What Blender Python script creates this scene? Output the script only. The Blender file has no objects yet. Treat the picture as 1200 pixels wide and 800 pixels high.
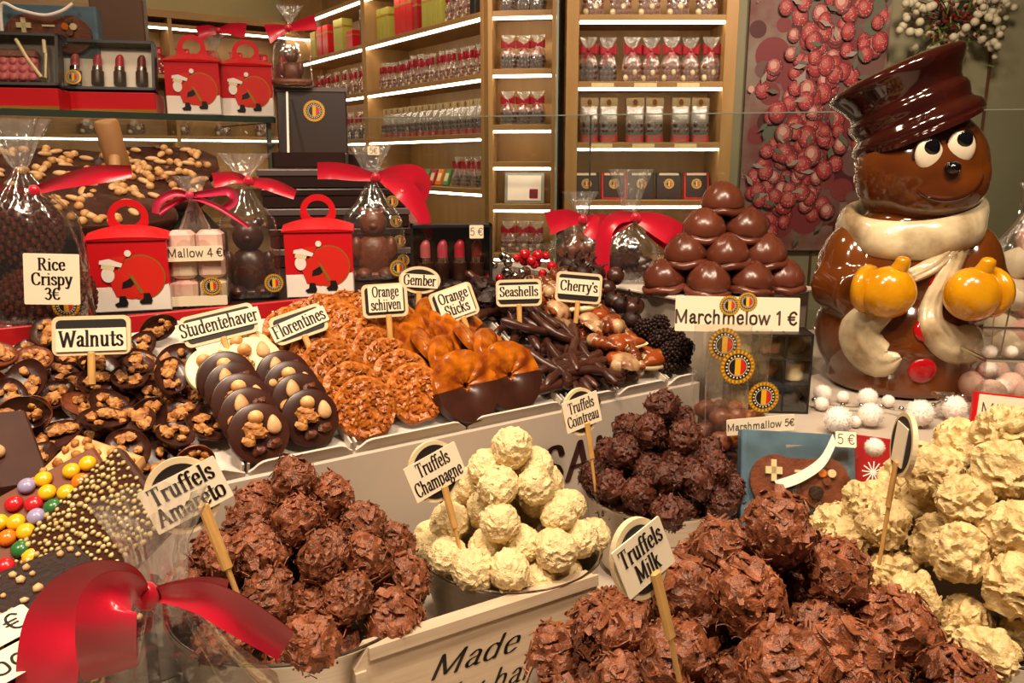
import bpy, bmesh, math, random
from mathutils import Vector, Matrix, Euler, noise
from mathutils.bvhtree import BVHTree
R = math.radians
PI = math.pi
scene = bpy.context.scene
COL = scene.collection
rnd = random.Random(7)

# ------------------------------------------------------------------ camera, world, lights, exposure
CAMZ, FPX, PITCH = 1.5, 960.0, R(12.5)
cam = bpy.data.cameras.new('camera')
cam.sensor_width = 36.0
cam.lens = FPX / 1200 * 36.0
cam.clip_start = 0.02
camo = bpy.data.objects.new('camera', cam)
camo.location = (0, 0, CAMZ)
camo.rotation_euler = (PI / 2 - PITCH, 0, 0)
COL.objects.link(camo)
scene.camera = camo

scene.view_settings.view_transform = 'Standard'
scene.view_settings.look = 'None'
scene.view_settings.gamma = 1.0
scene.view_settings.use_curve_mapping = False
scene.view_settings.exposure = -1.15

world = bpy.data.worlds.new('world')
scene.world = world
world.use_nodes = True
world.node_tree.nodes['Background'].inputs[0].default_value = (1.0, 0.82, 0.64, 1)
world.node_tree.nodes['Background'].inputs[1].default_value = 0.13


def area_light(name, loc, target, size, power, color=(1.0, 0.80, 0.56), spread=PI):
    l = bpy.data.lights.new(name, 'AREA')
    l.shape = 'DISK'
    l.size = size
    l.energy = power
    l.color = color
    l.spread = spread
    o = bpy.data.objects.new(name, l)
    o.location = loc
    o.rotation_euler = (Vector(target) - Vector(loc)).to_track_quat('-Z', 'Y').to_euler()
    COL.objects.link(o)
    return o


WARM = (1.0, 0.79, 0.58)
area_light('ceiling_spot_counter', (-0.15, 0.25, 2.72), (-0.2, 0.75, 1.2), 0.22, 20, WARM, R(110))
area_light('ceiling_spot_front', (0.55, -0.05, 2.72), (0.35, 0.7, 1.2), 0.22, 17, WARM, R(110))
area_light('ceiling_spot_entry', (-0.75, -0.1, 2.72), (-0.3, 0.6, 1.2), 0.22, 14, WARM, R(110))
area_light('ceiling_spot_figure', (0.25, 0.35, 2.72), (0.6, 1.1, 1.3), 0.16, 8, WARM, R(90))
area_light('ceiling_spot_rear', (-0.5, 1.3, 2.72), (-0.5, 1.2, 1.3), 0.22, 9, WARM, R(120))
area_light('ceiling_spot_shelves', (-0.6, 3.2, 2.9), (-0.5, 4.6, 1.6), 0.3, 40, WARM, R(140))
area_light('ceiling_spot_cabinet', (0.9, 2.9, 2.9), (1.0, 4.5, 1.6), 0.3, 24, WARM, R(140))
area_light('poster_fill_light', (1.7, 3.0, 2.9), (1.7, 4.7, 1.7), 0.3, 34, WARM, R(130))  # added fill, not a shop lamp: brightens the poster and olive wall
area_light('ceiling_spot_far', (-1.9, 4.2, 2.9), (-2.2, 6.3, 1.8), 0.3, 20, WARM, R(140))

# ------------------------------------------------------------------ pixel rays and the counter frame
_c, _s = math.cos(PITCH), math.sin(PITCH)


def ray(x, y):
    X = (x - 600) / FPX
    U = (400 - y) / FPX
    return Vector((X, _c + U * _s, U * _c - _s))


def atY(x, y, Y):
    d = ray(x, y)
    return Vector((0, 0, CAMZ)) + d * (Y / d.y)


def atz(x, y, z):
    d = ray(x, y)
    return Vector((0, 0, CAMZ)) + d * ((z - CAMZ) / d.z)


CA = R(34.3)                                   # the counter runs at this angle
Uv = Vector((math.cos(CA), math.sin(CA), 0))
Vv = Vector((-math.sin(CA), math.cos(CA), 0))
O0 = Vector((0, 0.885, 0))


def ST(s, t, z):
    return O0 + Uv * s + Vv * t + Vector((0, 0, z))


TT = math.atan(0.4545)                         # slope of the sweet trays
TW = Vv * math.cos(TT) + Vector((0, 0, math.sin(TT)))
TN = Uv.cross(TW).normalized()
ZE = 1.22                                      # height of the tray edge
TROT = Matrix((Uv, TW, TN)).transposed()


def TR(s, w, lift=0.0):
    return ST(s, 0, ZE) + TW * w + TN * lift


def tray_px(x, y, lift=0.0):
    d = ray(x, y)
    o = Vector((0, 0, CAMZ))
    k = ((ST(0, 0, ZE) + TN * lift - o).dot(TN)) / d.dot(TN)
    return o + d * k


# ------------------------------------------------------------------ materials
def lin(h):
    h = h.lstrip('#')
    r = []
    for i in (0, 2, 4):
        c = int(h[i:i + 2], 16) / 255
        r.append(c / 12.92 if c <= 0.04045 else ((c + 0.055) / 1.055) ** 2.4)
    return r


def mat(name, hexc, rough=0.5, metal=0.0, var=0.0, scale=40, bump=0.0, bscale=None, coat=0.0, objvar=0.0,
        hex2=None, mid=0.5, spec=0.5, sheen=0.0, stretch=None, detail=4, emit=0.0, alpha=None):
    m = bpy.data.materials.new(name)
    m.use_nodes = True
    nt = m.node_tree
    b = nt.nodes['Principled BSDF']
    c = lin(hexc)
    b.inputs['Base Color'].default_value = (*c, 1)
    b.inputs['Roughness'].default_value = rough
    b.inputs['Metallic'].default_value = metal
    b.inputs['Specular IOR Level'].default_value = spec
    b.inputs['Coat Weight'].default_value = coat
    b.inputs['Coat Roughness'].default_value = 0.06
    if sheen:
        b.inputs['Sheen Weight'].default_value = sheen
    if emit:
        b.inputs['Emission Color'].default_value = (*c, 1)
        b.inputs['Emission Strength'].default_value = emit
    out = None
    if var or hex2 or bump:
        tc = nt.nodes.new('ShaderNodeTexCoord')
        vec = tc.outputs['Object']
        if stretch:
            mp = nt.nodes.new('ShaderNodeMapping')
            mp.inputs['Scale'].default_value = stretch
            nt.links.new(vec, mp.inputs['Vector'])
            vec = mp.outputs['Vector']
    if var or hex2:
        nz = nt.nodes.new('ShaderNodeTexNoise')
        nz.inputs['Scale'].default_value = scale
        nz.inputs['Detail'].default_value = detail
        nt.links.new(vec, nz.inputs['Vector'])
        rp = nt.nodes.new('ShaderNodeValToRGB')
        nt.links.new(nz.outputs['Fac'], rp.inputs['Fac'])
        e = rp.color_ramp.elements
        if hex2:
            e[0].color = (*c, 1)
            e[1].color = (*lin(hex2), 1)
            w = var or 0.12
            e[0].position, e[1].position = mid - w, mid + w
        else:
            e[0].color = (*[x * (1 - var) for x in c], 1)
            e[1].color = (*[min(1, x * (1 + var)) for x in c], 1)
            e[0].position, e[1].position = 0.3, 0.7
        out = rp.outputs['Color']
    if objvar:
        oi = nt.nodes.new('ShaderNodeObjectInfo')
        mr = nt.nodes.new('ShaderNodeMapRange')
        mr.inputs['To Min'].default_value = 1 - objvar
        mr.inputs['To Max'].default_value = 1 + objvar
        nt.links.new(oi.outputs['Random'], mr.inputs['Value'])
        hs = nt.nodes.new('ShaderNodeHueSaturation')
        hs.inputs['Color'].default_value = (*c, 1)
        if out:
            nt.links.new(out, hs.inputs['Color'])
        nt.links.new(mr.outputs['Result'], hs.inputs['Value'])
        out = hs.outputs['Color']
    if out:
        nt.links.new(out, b.inputs['Base Color'])
    if bump:
        n2 = nt.nodes.new('ShaderNodeTexNoise')
        n2.inputs['Scale'].default_value = bscale or scale
        n2.inputs['Detail'].default_value = 5
        nt.links.new(vec, n2.inputs['Vector'])
        bp = nt.nodes.new('ShaderNodeBump')
        bp.inputs['Strength'].default_value = bump
        bp.inputs['Distance'].default_value = 0.003
        nt.links.new(n2.outputs['Fac'], bp.inputs['Height'])
        nt.links.new(bp.outputs['Normal'], b.inputs['Normal'])
    return m


def film(name, rough=0.12, tint=(0.97, 0.97, 0.95), base=0.03, edge=0.5, bump=0.5, bscale=45, haze=0.0):
    """clear plastic film or glass pane: see-through with a mirror share that grows at grazing angles"""
    m = bpy.data.materials.new(name)
    m.use_nodes = True
    nt = m.node_tree
    nt.nodes.remove(nt.nodes['Principled BSDF'])
    o = nt.nodes['Material Output']
    tr = nt.nodes.new('ShaderNodeBsdfTransparent')
    tr.inputs['Color'].default_value = (*tint, 1)
    gl = nt.nodes.new('ShaderNodeBsdfGlossy')
    gl.inputs['Roughness'].default_value = rough
    gl.inputs['Color'].default_value = (1, 1, 1, 1)
    lw = nt.nodes.new('ShaderNodeLayerWeight')
    lw.inputs['Blend'].default_value = 0.35
    mr = nt.nodes.new('ShaderNodeMapRange')
    mr.inputs['To Min'].default_value = base
    mr.inputs['To Max'].default_value = edge
    nt.links.new(lw.outputs['Facing'], mr.inputs['Value'])
    mx = nt.nodes.new('ShaderNodeMixShader')
    nt.links.new(mr.outputs['Result'], mx.inputs['Fac'])
    first = tr.outputs[0]
    if haze:
        df = nt.nodes.new('ShaderNodeBsdfDiffuse')
        df.inputs['Color'].default_value = (0.9, 0.87, 0.82, 1)
        m2 = nt.nodes.new('ShaderNodeMixShader')
        m2.inputs['Fac'].default_value = haze
        nt.links.new(tr.outputs[0], m2.inputs[1])
        nt.links.new(df.outputs[0], m2.inputs[2])
        first = m2.outputs[0]
    nt.links.new(first, mx.inputs[1])
    nt.links.new(gl.outputs[0], mx.inputs[2])
    nt.links.new(mx.outputs[0], o.inputs[0])
    if bump:
        tc = nt.nodes.new('ShaderNodeTexCoord')
        n2 = nt.nodes.new('ShaderNodeTexNoise')
        n2.inputs['Scale'].default_value = bscale
        n2.inputs['Detail'].default_value = 2
        nt.links.new(tc.outputs['Object'], n2.inputs['Vector'])
        bp = nt.nodes.new('ShaderNodeBump')
        bp.inputs['Strength'].default_value = bump
        bp.inputs['Distance'].default_value = 0.006
        nt.links.new(n2.outputs['Fac'], bp.inputs['Height'])
        nt.links.new(bp.outputs['Normal'], gl.inputs['Normal'])
        nt.links.new(bp.outputs['Normal'], lw.inputs['Normal'])
    return m


M = {}
M['milk'] = mat('milk_chocolate', '#743c25', 0.36, var=0.28, scale=90, objvar=0.13, bump=0.25, bscale=260)
M['milk_light'] = mat('flaked_milk_chocolate', '#81492d', 0.32, var=0.5, scale=3.2, objvar=0.16, bump=0.5, bscale=14)
M['dark'] = mat('dark_chocolate', '#3c1e15', 0.32, var=0.25, scale=50, objvar=0.18)
M['dark_flake'] = mat('flaked_dark_chocolate', '#532818', 0.30, var=0.5, scale=3.5, objvar=0.16, bump=0.5, bscale=16)
M['black_choc'] = mat('bitter_chocolate', '#26120c', 0.5, spec=0.3, var=0.3, scale=80, objvar=0.15, bump=0.3, bscale=300)
M['bar_dark'] = mat('dark_bar_chocolate', '#3d1d12', 0.5, var=0.2, scale=40, spec=0.3)
M['bar_milk'] = mat('milk_bar_chocolate', '#6e3a20', 0.5, var=0.1, scale=40, spec=0.3)
M['far_ribbon'] = mat('deep_red_ribbon', '#8c081c', 0.36)
M['header'] = mat('kraft_header_card', '#8f7d58', 0.5)
M['melo'] = mat('dome_chocolate', '#5f2f1f', 0.27, var=0.16, scale=30, objvar=0.16)
M['white_choc'] = mat('white_chocolate', '#e8cf98', 0.5, var=0.10, scale=3, objvar=0.05, bump=0.7, bscale=14)
M['ivory_choc'] = mat('ivory_chocolate', '#d2b67e', 0.46, var=0.14, scale=2.6, objvar=0.06, bump=0.6, bscale=9)
M['cream_choc'] = mat('cream_chocolate', '#e6d3a4', 0.4, var=0.08, scale=40)
M['walnut'] = mat('walnut_kernel', '#8e4f20', 0.5, hex2='#c98d48', var=0.14, scale=160, bump=0.5, bscale=300)
M['hazel'] = mat('hazelnut', '#b9793a', 0.5, hex2='#e0b678', var=0.16, scale=70)
M['almond'] = mat('blanched_almond', '#dcb684', 0.5, hex2='#c08a52', var=0.2, scale=60)
M['raisin'] = mat('raisin', '#5a2a12', 0.45, var=0.3, scale=150, bump=0.6)
M['caramel'] = mat('florentine_caramel', '#944510', 0.25, hex2='#c4752a', var=0.16, scale=150, bump=0.7, bscale=190, objvar=0.12)
M['orange'] = mat('candied_orange', '#752f08', 0.22, hex2='#b8650f', var=0.16, scale=70, bump=0.35, bscale=160, objvar=0.12)
M['shell_w'] = mat('marbled_shell_white', '#c8a478', 0.28, hex2='#6b3418', var=0.12, mid=0.47, scale=34, objvar=0.1)
M['shell_b'] = mat('marbled_shell_brown', '#8a4119', 0.26, hex2='#4b2213', var=0.2, scale=45, objvar=0.2)
M['shell_m'] = mat('marbled_shell_mixed', '#8a3d14', 0.25, hex2='#cda77a', var=0.07, mid=0.60, scale=40, objvar=0.15)
M['steel'] = mat('brushed_steel', '#d2c8bb', 0.42, 1.0, var=0.06, scale=10, stretch=(1, 1, 40))
M['tray'] = mat('white_tray_plastic', '#c9beb2', 0.4, var=0.03, scale=20)
M['panel'] = mat('white_counter_panel', '#b9ab9c', 0.45, var=0.03, scale=8)
M['board'] = mat('grey_board', '#b3a696', 0.45, var=0.05, scale=10)
M['red_board'] = mat('red_board', '#b01018', 0.45)
M['brush'] = mat('brown_brush_lettering', '#3a1d16', 0.6)
M['cream'] = mat('cream_sign_wood', '#dcc59c', 0.5, var=0.07, scale=40)
M['face'] = mat('black_sign_face', '#1b1512', 0.5)
M['paper'] = mat('cream_paper', '#f0dfc2', 0.6)
M['ink'] = mat('black_ink', '#17110f', 0.5)
M['grey_ink'] = mat('grey_ink', '#54433a', 0.5)
M['stick'] = mat('pale_wood_stick', '#c99a56', 0.55, var=0.15, scale=60, stretch=(6, 6, 1))
M['red'] = mat('red_card', '#c6101a', 0.38)
M['deep_red'] = mat('deep_red_card', '#9c1116', 0.45)
M['white_card'] = mat('white_card', '#ece0d4', 0.5)
M['gold'] = mat('gold_print', '#b98a38', 0.35, 0.6)
M['black'] = mat('black_print', '#15110f', 0.45)
M['yellow'] = mat('yellow_print', '#e6ac1c', 0.45)
M['flag_red'] = mat('red_print', '#cf2418', 0.45)
M['ribbon'] = mat('red_satin_ribbon', '#c00428', 0.28, sheen=0.3, bump=0.12, bscale=30)
M['pink_ribbon'] = mat('pink_ribbon', '#c41f4a', 0.36, sheen=0.3)
M['film'] = film('clear_cellophane', base=0.075, edge=0.6, haze=0.012)
M['film_far'] = film('shelf_cellophane', rough=0.2, base=0.06, edge=0.5, bump=0.8, bscale=60, haze=0.10)
M['film_flare'] = film('gathered_cellophane', rough=0.2, base=0.05, edge=0.55, bump=0.7, bscale=70, haze=0.06)
M['window'] = film('box_window_film', rough=0.08, base=0.03, edge=0.35, bump=0.1, bscale=12)
M['glass'] = film('glass_pane', rough=0.015, tint=(0.93, 0.95, 0.93), base=0.035, edge=0.6, bump=0)
M['glass_edge'] = mat('glass_edge', '#37433c', 0.2)
M['pale_edge'] = mat('pale_glass_edge', '#8f9486', 0.25)
M['oak'] = mat('light_oak', '#b58d56', 0.5, hex2='#9a7443', var=0.3, scale=6, stretch=(3, 3, 0.4))
M['oak_flat'] = mat('oak_boards', '#ad854f', 0.5, hex2='#906b3d', var=0.3, scale=6, stretch=(0.5, 3, 3))
M['led'] = mat('led_strip_light', '#ffedd0', 0.5, emit=26.0)
M['wall'] = mat('cream_wall_paint', '#c9b884', 0.7, var=0.04, scale=4)
M['olive'] = mat('olive_grey_wall_panel', '#8a8468', 0.6, var=0.05, scale=3)
M['ceil'] = mat('cream_ceiling_paint', '#d8cda0', 0.8)
M['floor'] = mat('grey_floor_tile', '#6b6257', 0.4, var=0.08, scale=5)
M['trim'] = mat('dark_wood_trim', '#5a3a20', 0.5, var=0.2, scale=10)
M['darkbox'] = mat('dark_brown_card', '#2a1814', 0.36, var=0.1, scale=20)
M['box_edge'] = mat('grey_card_edge', '#5a4d49', 0.4)
M['pinkbox'] = mat('salmon_card', '#b9786c', 0.6)
M['glaze'] = mat('brown_ceramic_glaze', '#4a200a', 0.12, hex2='#703a10', var=0.22, scale=9, coat=0.6)
M['glaze_dark'] = mat('dark_ceramic_glaze', '#200806', 0.10, hex2='#3a110b', var=0.25, scale=12, coat=0.6)
M['glaze_white'] = mat('cream_ceramic_glaze', '#d9c8a2', 0.2, hex2='#7d5f3c', var=0.14, scale=16, mid=0.58, coat=0.4, bump=0.3, bscale=70)
M['glaze_yellow'] = mat('yellow_ceramic_glaze', '#d8980c', 0.18, hex2='#b87a08', var=0.2, scale=30, coat=0.4)
M['glaze_red'] = mat('red_ceramic_glaze', '#a80a12', 0.12, coat=0.5)
M['eye_white'] = mat('eye_white_glaze', '#e9dcc0', 0.12, coat=0.5)
M['eye_black'] = mat('eye_black_glaze', '#0c0a0c', 0.08, coat=0.5)
M['pom'] = mat('white_wool', '#f4e6da', 0.95, sheen=0.6)
M['silver'] = mat('silver_metal', '#d2ccc4', 0.16, 1.0)
M['pinkmallow'] = mat('pink_marshmallow', '#e0a59c', 0.7, hex2='#e9cdb6', var=0.1, scale=14)
M['whitemallow'] = mat('cream_marshmallow', '#e5d2b2', 0.7)
M['lip1'] = mat('pink_chocolate', '#c05a62', 0.4)
M['lip2'] = mat('rose_chocolate', '#b53a50', 0.4)
M['lip3'] = mat('red_chocolate', '#b01e34', 0.4)
M['lip4'] = mat('maroon_chocolate', '#6e1418', 0.4)
M['berry'] = mat('red_bauble', '#b40f1c', 0.12, coat=0.4)
M['crisp'] = mat('chocolate_rice_crisps', '#532418', 0.3, var=0.3, scale=120)
M['green'] = mat('green_card', '#3f7a3c', 0.5)
M['lime'] = mat('lime_card', '#a8a040', 0.5)
M['blue'] = mat('blue_grey_card', '#4a6474', 0.45, var=0.25, scale=40)
M['candy_red'] = mat('red_candy_shell', '#c81f28', 0.25)
M['candy_pink'] = mat('pink_candy_shell', '#d8687c', 0.25)
M['candy_yellow'] = mat('yellow_candy_shell', '#e6b01c', 0.25)
M['candy_violet'] = mat('violet_candy_shell', '#9a90b4', 0.25)
M['candy_green'] = mat('green_candy_shell', '#2f6b34', 0.25)
M['candy_orange'] = mat('orange_candy_shell', '#de7418', 0.25)
M['nib'] = mat('golden_crisp_pearls', '#d6c58c', 0.4, hex2='#a88a48', var=0.2, scale=120)
M['leaf'] = mat('green_sprig', '#5c6a2c', 0.6)
M['tinsel'] = mat('green_tinsel', '#7f9440', 0.3, 0.5)
M['twig'] = mat('dark_twig', '#33211a', 0.7)
M['white_berry'] = mat('white_berry', '#bdb49a', 0.5)
M['sign_wood'] = mat('whitewashed_wood', '#ceb89e', 0.55, hex2='#b19a7e', var=0.3, scale=16, stretch=(1, 4, 14))
M['mallet'] = mat('mallet_wood', '#b98a5c', 0.55, hex2='#a0703f', var=0.3, scale=14, stretch=(3, 3, 0.6))


# ------------------------------------------------------------------ mesh helpers
class MB:
    def __init__(self):
        self.v, self.f, self.m = [], [], []

    def add(self, vs, fs, mi=0, mx=None):
        n = len(self.v)
        if mx is not None:
            vs = [mx @ Vector(p) for p in vs]
        self.v += [tuple(p) for p in vs]
        self.f += [tuple(i + n for i in f) for f in fs]
        self.m += [mi] * len(fs)
        return self

    def box(self, x0, x1, y0, y1, z0, z1, mi=0, mx=None, b=0.0):
        if b:
            def ring(x0, x1, y0, y1, z):
                c = min(b, (x1 - x0) / 3, (y1 - y0) / 3)
                return [(x0 + c, y0, z), (x1 - c, y0, z), (x1, y0 + c, z), (x1, y1 - c, z), (x1 - c, y1, z), (x0 + c, y1, z), (x0, y1 - c, z), (x0, y0 + c, z)]
            k = min(b, (z1 - z0) / 3)
            rs = [ring(x0 + k, x1 - k, y0 + k, y1 - k, z0), ring(x0, x1, y0, y1, z0 + k), ring(x0, x1, y0, y1, z1 - k), ring(x0 + k, x1 - k, y0 + k, y1 - k, z1)]
            return self.loft(rs, mi, mx)
        vs = [(x, y, z) for z in (z0, z1) for y in (y0, y1) for x in (x0, x1)]
        return self.add(vs, [(0, 2, 3, 1), (4, 5, 7, 6), (0, 1, 5, 4), (2, 6, 7, 3), (0, 4, 6, 2), (1, 3, 7, 5)], mi, mx)

    def loft(self, rings, mi=0, mx=None, cap0=True, cap1=True, closed=True):
        n = len(rings[0])
        vs = [p for r in rings for p in r]
        fs = []
        for i in range(len(rings) - 1):
            for j in range(n if closed else n - 1):
                k = (j + 1) % n
                fs.append((i * n + j, i * n + k, (i + 1) * n + k, (i + 1) * n + j))
        if cap0 and closed:
            fs.append(tuple(reversed(range(n))))
        if cap1 and closed:
            fs.append(tuple((len(rings) - 1) * n + j for j in range(n)))
        return self.add(vs, fs, mi, mx)

    def lathe(self, prof, n=32, mi=0, mx=None, caps=True):
        rings = [[(r * math.cos(2 * PI * j / n), r * math.sin(2 * PI * j / n), z) for j in range(n)] for r, z in prof]
        return self.loft(rings, mi, mx, caps, caps)

    def ell(self, c, r, nu=16, nv=10, mi=0, mx=None, fn=None):
        c = Vector(c)
        if not hasattr(r, '__len__'):
            r = (r, r, r)
        vs = [(0, 0, -1)]
        for i in range(1, nv):
            a = -PI / 2 + PI * i / nv
            for j in range(nu):
                t = 2 * PI * j / nu
                vs.append((math.cos(a) * math.cos(t), math.cos(a) * math.sin(t), math.sin(a)))
        vs.append((0, 0, 1))
        if fn:
            vs = [fn(Vector(p)) for p in vs]
        vs = [(c.x + p[0] * r[0], c.y + p[1] * r[1], c.z + p[2] * r[2]) for p in vs]
        fs = [(0, 1 + (j + 1) % nu, 1 + j) for j in range(nu)]
        for i in range(nv - 2):
            for j in range(nu):
                a, b = 1 + i * nu + j, 1 + i * nu + (j + 1) % nu
                fs.append((a, b, b + nu, a + nu))
        t = 1 + (nv - 2) * nu
        fs += [(t + j, t + (j + 1) % nu, len(vs) - 1) for j in range(nu)]
        return self.add(vs, fs, mi, mx)

    def tube(self, pts, rad, n=8, mi=0, mx=None, flat=None):
        pts = [Vector(p) for p in pts]
        if not hasattr(rad, '__len__'):
            rad = [rad] * len(pts)
        rings = []
        up = Vector((0.13, 0.31, 0.94))
        for i, p in enumerate(pts):
            d = (pts[min(i + 1, len(pts) - 1)] - pts[max(i - 1, 0)]).normalized()
            a = d.cross(up)
            if a.length < 1e-4:
                a = d.cross(Vector((1, 0, 0)))
            a.normalize()
            b = d.cross(a)
            up = -b if False else up
            rings.append([p + a * (rad[i] * math.cos(2 * PI * j / n)) + b * (rad[i] * math.sin(2 * PI * j / n) * (flat or 1)) for j in range(n)])
        return self.loft(rings, mi, mx)

    def prism(self, poly, y0, y1, mi=0, mx=None):
        """outline in x,z pushed along y (front at the smaller y)"""
        n = len(poly)
        vs = [(x, y0, z) for x, z in poly] + [(x, y1, z) for x, z in poly]
        fs = [tuple(range(n)), tuple(reversed(range(n, 2 * n)))]
        for j in range(n):
            k = (j + 1) % n
            fs.append((k, j, n + j, n + k))
        return self.add(vs, fs, mi, mx)

    def flat(self, poly, y, mi=0, mx=None):
        return self.add([(x, y, z) for x, z in poly], [tuple(range(len(poly)))], mi, mx)

    def ring(self, cx, cz, r0, r1, y, mi=0, n=32, mx=None, sx=1.0):
        vs = []
        for r in (r0, r1):
            vs += [(cx + sx * r * math.cos(2 * PI * j / n), y, cz + r * math.sin(2 * PI * j / n)) for j in range(n)]
        return self.add(vs, [(j, n + j, n + (j + 1) % n, (j + 1) % n) for j in range(n)], mi, mx)

    def mesh(self, name, mats, smooth=True, sharp=40):
        me = bpy.data.meshes.new(name)
        me.from_pydata(self.v, [], self.f)
        for m in (mats if isinstance(mats, (list, tuple)) else [mats]):
            me.materials.append(m)
        if any(self.m):
            me.polygons.foreach_set('material_index', self.m)
        me.polygons.foreach_set('use_smooth', [smooth] * len(self.f))
        me.update()
        if smooth and sharp:
            me.set_sharp_from_angle(angle=R(sharp))
        return me

    def build(self, name, mats, parent=None, smooth=True, sharp=40, label=None):
        return link(name, self.mesh(name, mats, smooth, sharp), parent, label)


def link(name, me, parent=None, label=None):
    o = bpy.data.objects.new(name, me)
    COL.objects.link(o)
    if parent is not None:
        o.parent = parent
    if label:
        o['label'] = label
    return o


def thing(name, label, cat, loc=(0, 0, 0), rot=(0, 0, 0), group=None):
    o = bpy.data.objects.new(name, None)
    o.empty_display_size = 0.02
    COL.objects.link(o)
    if isinstance(loc, Matrix):
        o.matrix_basis = loc
    else:
        o.location = loc
        o.rotation_euler = rot
    return tag(o, label, cat, group)


def tag(o, label, cat, group=None, kind=None):
    o['label'] = label
    o['category'] = cat
    if group:
        o['group'] = group
    if kind:
        o['kind'] = kind
    return o


def struct(name, mb, m, label=None, smooth=False):
    o = mb.build(name, m, None, smooth)
    o['kind'] = 'structure'
    if label:
        o['label'] = label
    return o


KIDS = {}


def kids(o):
    return [c for c in o.children]


def dup(src, mx, label=None, group=None):
    r = src.copy()
    COL.objects.link(r)
    r.matrix_basis = mx
    if label:
        r['label'] = label
    if group:
        r['group'] = group
    k = KIDS.get(src.name)
    if k is None:
        k = [(c, list(c.children)) for c in src.children]
        KIDS[src.name] = k
    for c, gs in k:
        d = c.copy()
        COL.objects.link(d)
        d.parent = r
        for g in gs:
            h = g.copy()
            COL.objects.link(h)
            h.parent = d
    return r


class Proto:
    """the first placement moves the built thing itself, later ones copy it"""
    def __init__(self, o):
        self.o, self.used = o, False

    def put(self, mx, label, group=None):
        if not self.used:
            self.used = True
            o = self.o
            o.matrix_basis = mx
            o['label'] = label
            if group:
                o['group'] = group
            elif 'group' in o:
                del o['group']
            return o
        return dup(self.o, mx, label, group)


def MX(loc, rot=None, sc=1.0):
    """matrix from a place, a rotation (Euler tuple or Matrix) and a scale"""
    r = Matrix.Identity(4) if rot is None else (rot.to_4x4() if isinstance(rot, Matrix) else Euler(rot).to_matrix().to_4x4())
    s = sc if hasattr(sc, '__len__') else (sc, sc, sc)
    return Matrix.Translation(loc) @ r @ Matrix.Diagonal((*s, 1))


def facing(yaw=0, lean=0, roll=0):
    """a frame whose front is -Y: yaw turns its right side away, lean tips its top back, roll lifts its right side"""
    return Matrix.Rotation(R(yaw), 3, 'Z') @ Matrix.Rotation(R(-lean), 3, 'X') @ Matrix.Rotation(R(-roll), 3, 'Y')


def rrect(w, h, r, n=5, cx=0, cz=0):
    p = []
    for (sx, sz, a0) in ((1, -1, -90), (1, 1, 0), (-1, 1, 90), (-1, -1, 180)):
        for i in range(n + 1):
            a = R(a0 + 90 * i / n)
            p.append((cx + sx * (w / 2 - r) + r * math.cos(a), cz + sz * (h / 2 - r) + r * math.sin(a)))
    return p


def oval(rx, rz, n=40, cx=0, cz=0):
    return [(cx + rx * math.cos(2 * PI * j / n), cz + rz * math.sin(2 * PI * j / n)) for j in range(n)]


def catmull(P, k=6):
    P = [Vector(p) for p in P]
    if len(P) < 3:
        return P
    out = []
    for i in range(len(P) - 1):
        a, b, c, d = P[max(i - 1, 0)], P[i], P[i + 1], P[min(i + 2, len(P) - 1)]
        for j in range(k):
            t = j / k
            out.append(0.5 * ((2 * b) + (c - a) * t + (2 * a - 5 * b + 4 * c - d) * t * t + (3 * b - a - 3 * c + d) * t ** 3))
    out.append(P[-1])
    return out


_ico = {}


def ico(n):
    if n not in _ico:
        bm = bmesh.new()
        bmesh.ops.create_icosphere(bm, subdivisions=n, radius=1)
        bm.verts.ensure_lookup_table()
        _ico[n] = ([v.co.copy() for v in bm.verts], [tuple(x.index for x in f.verts) for f in bm.faces])
        bm.free()
    return _ico[n]


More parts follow.
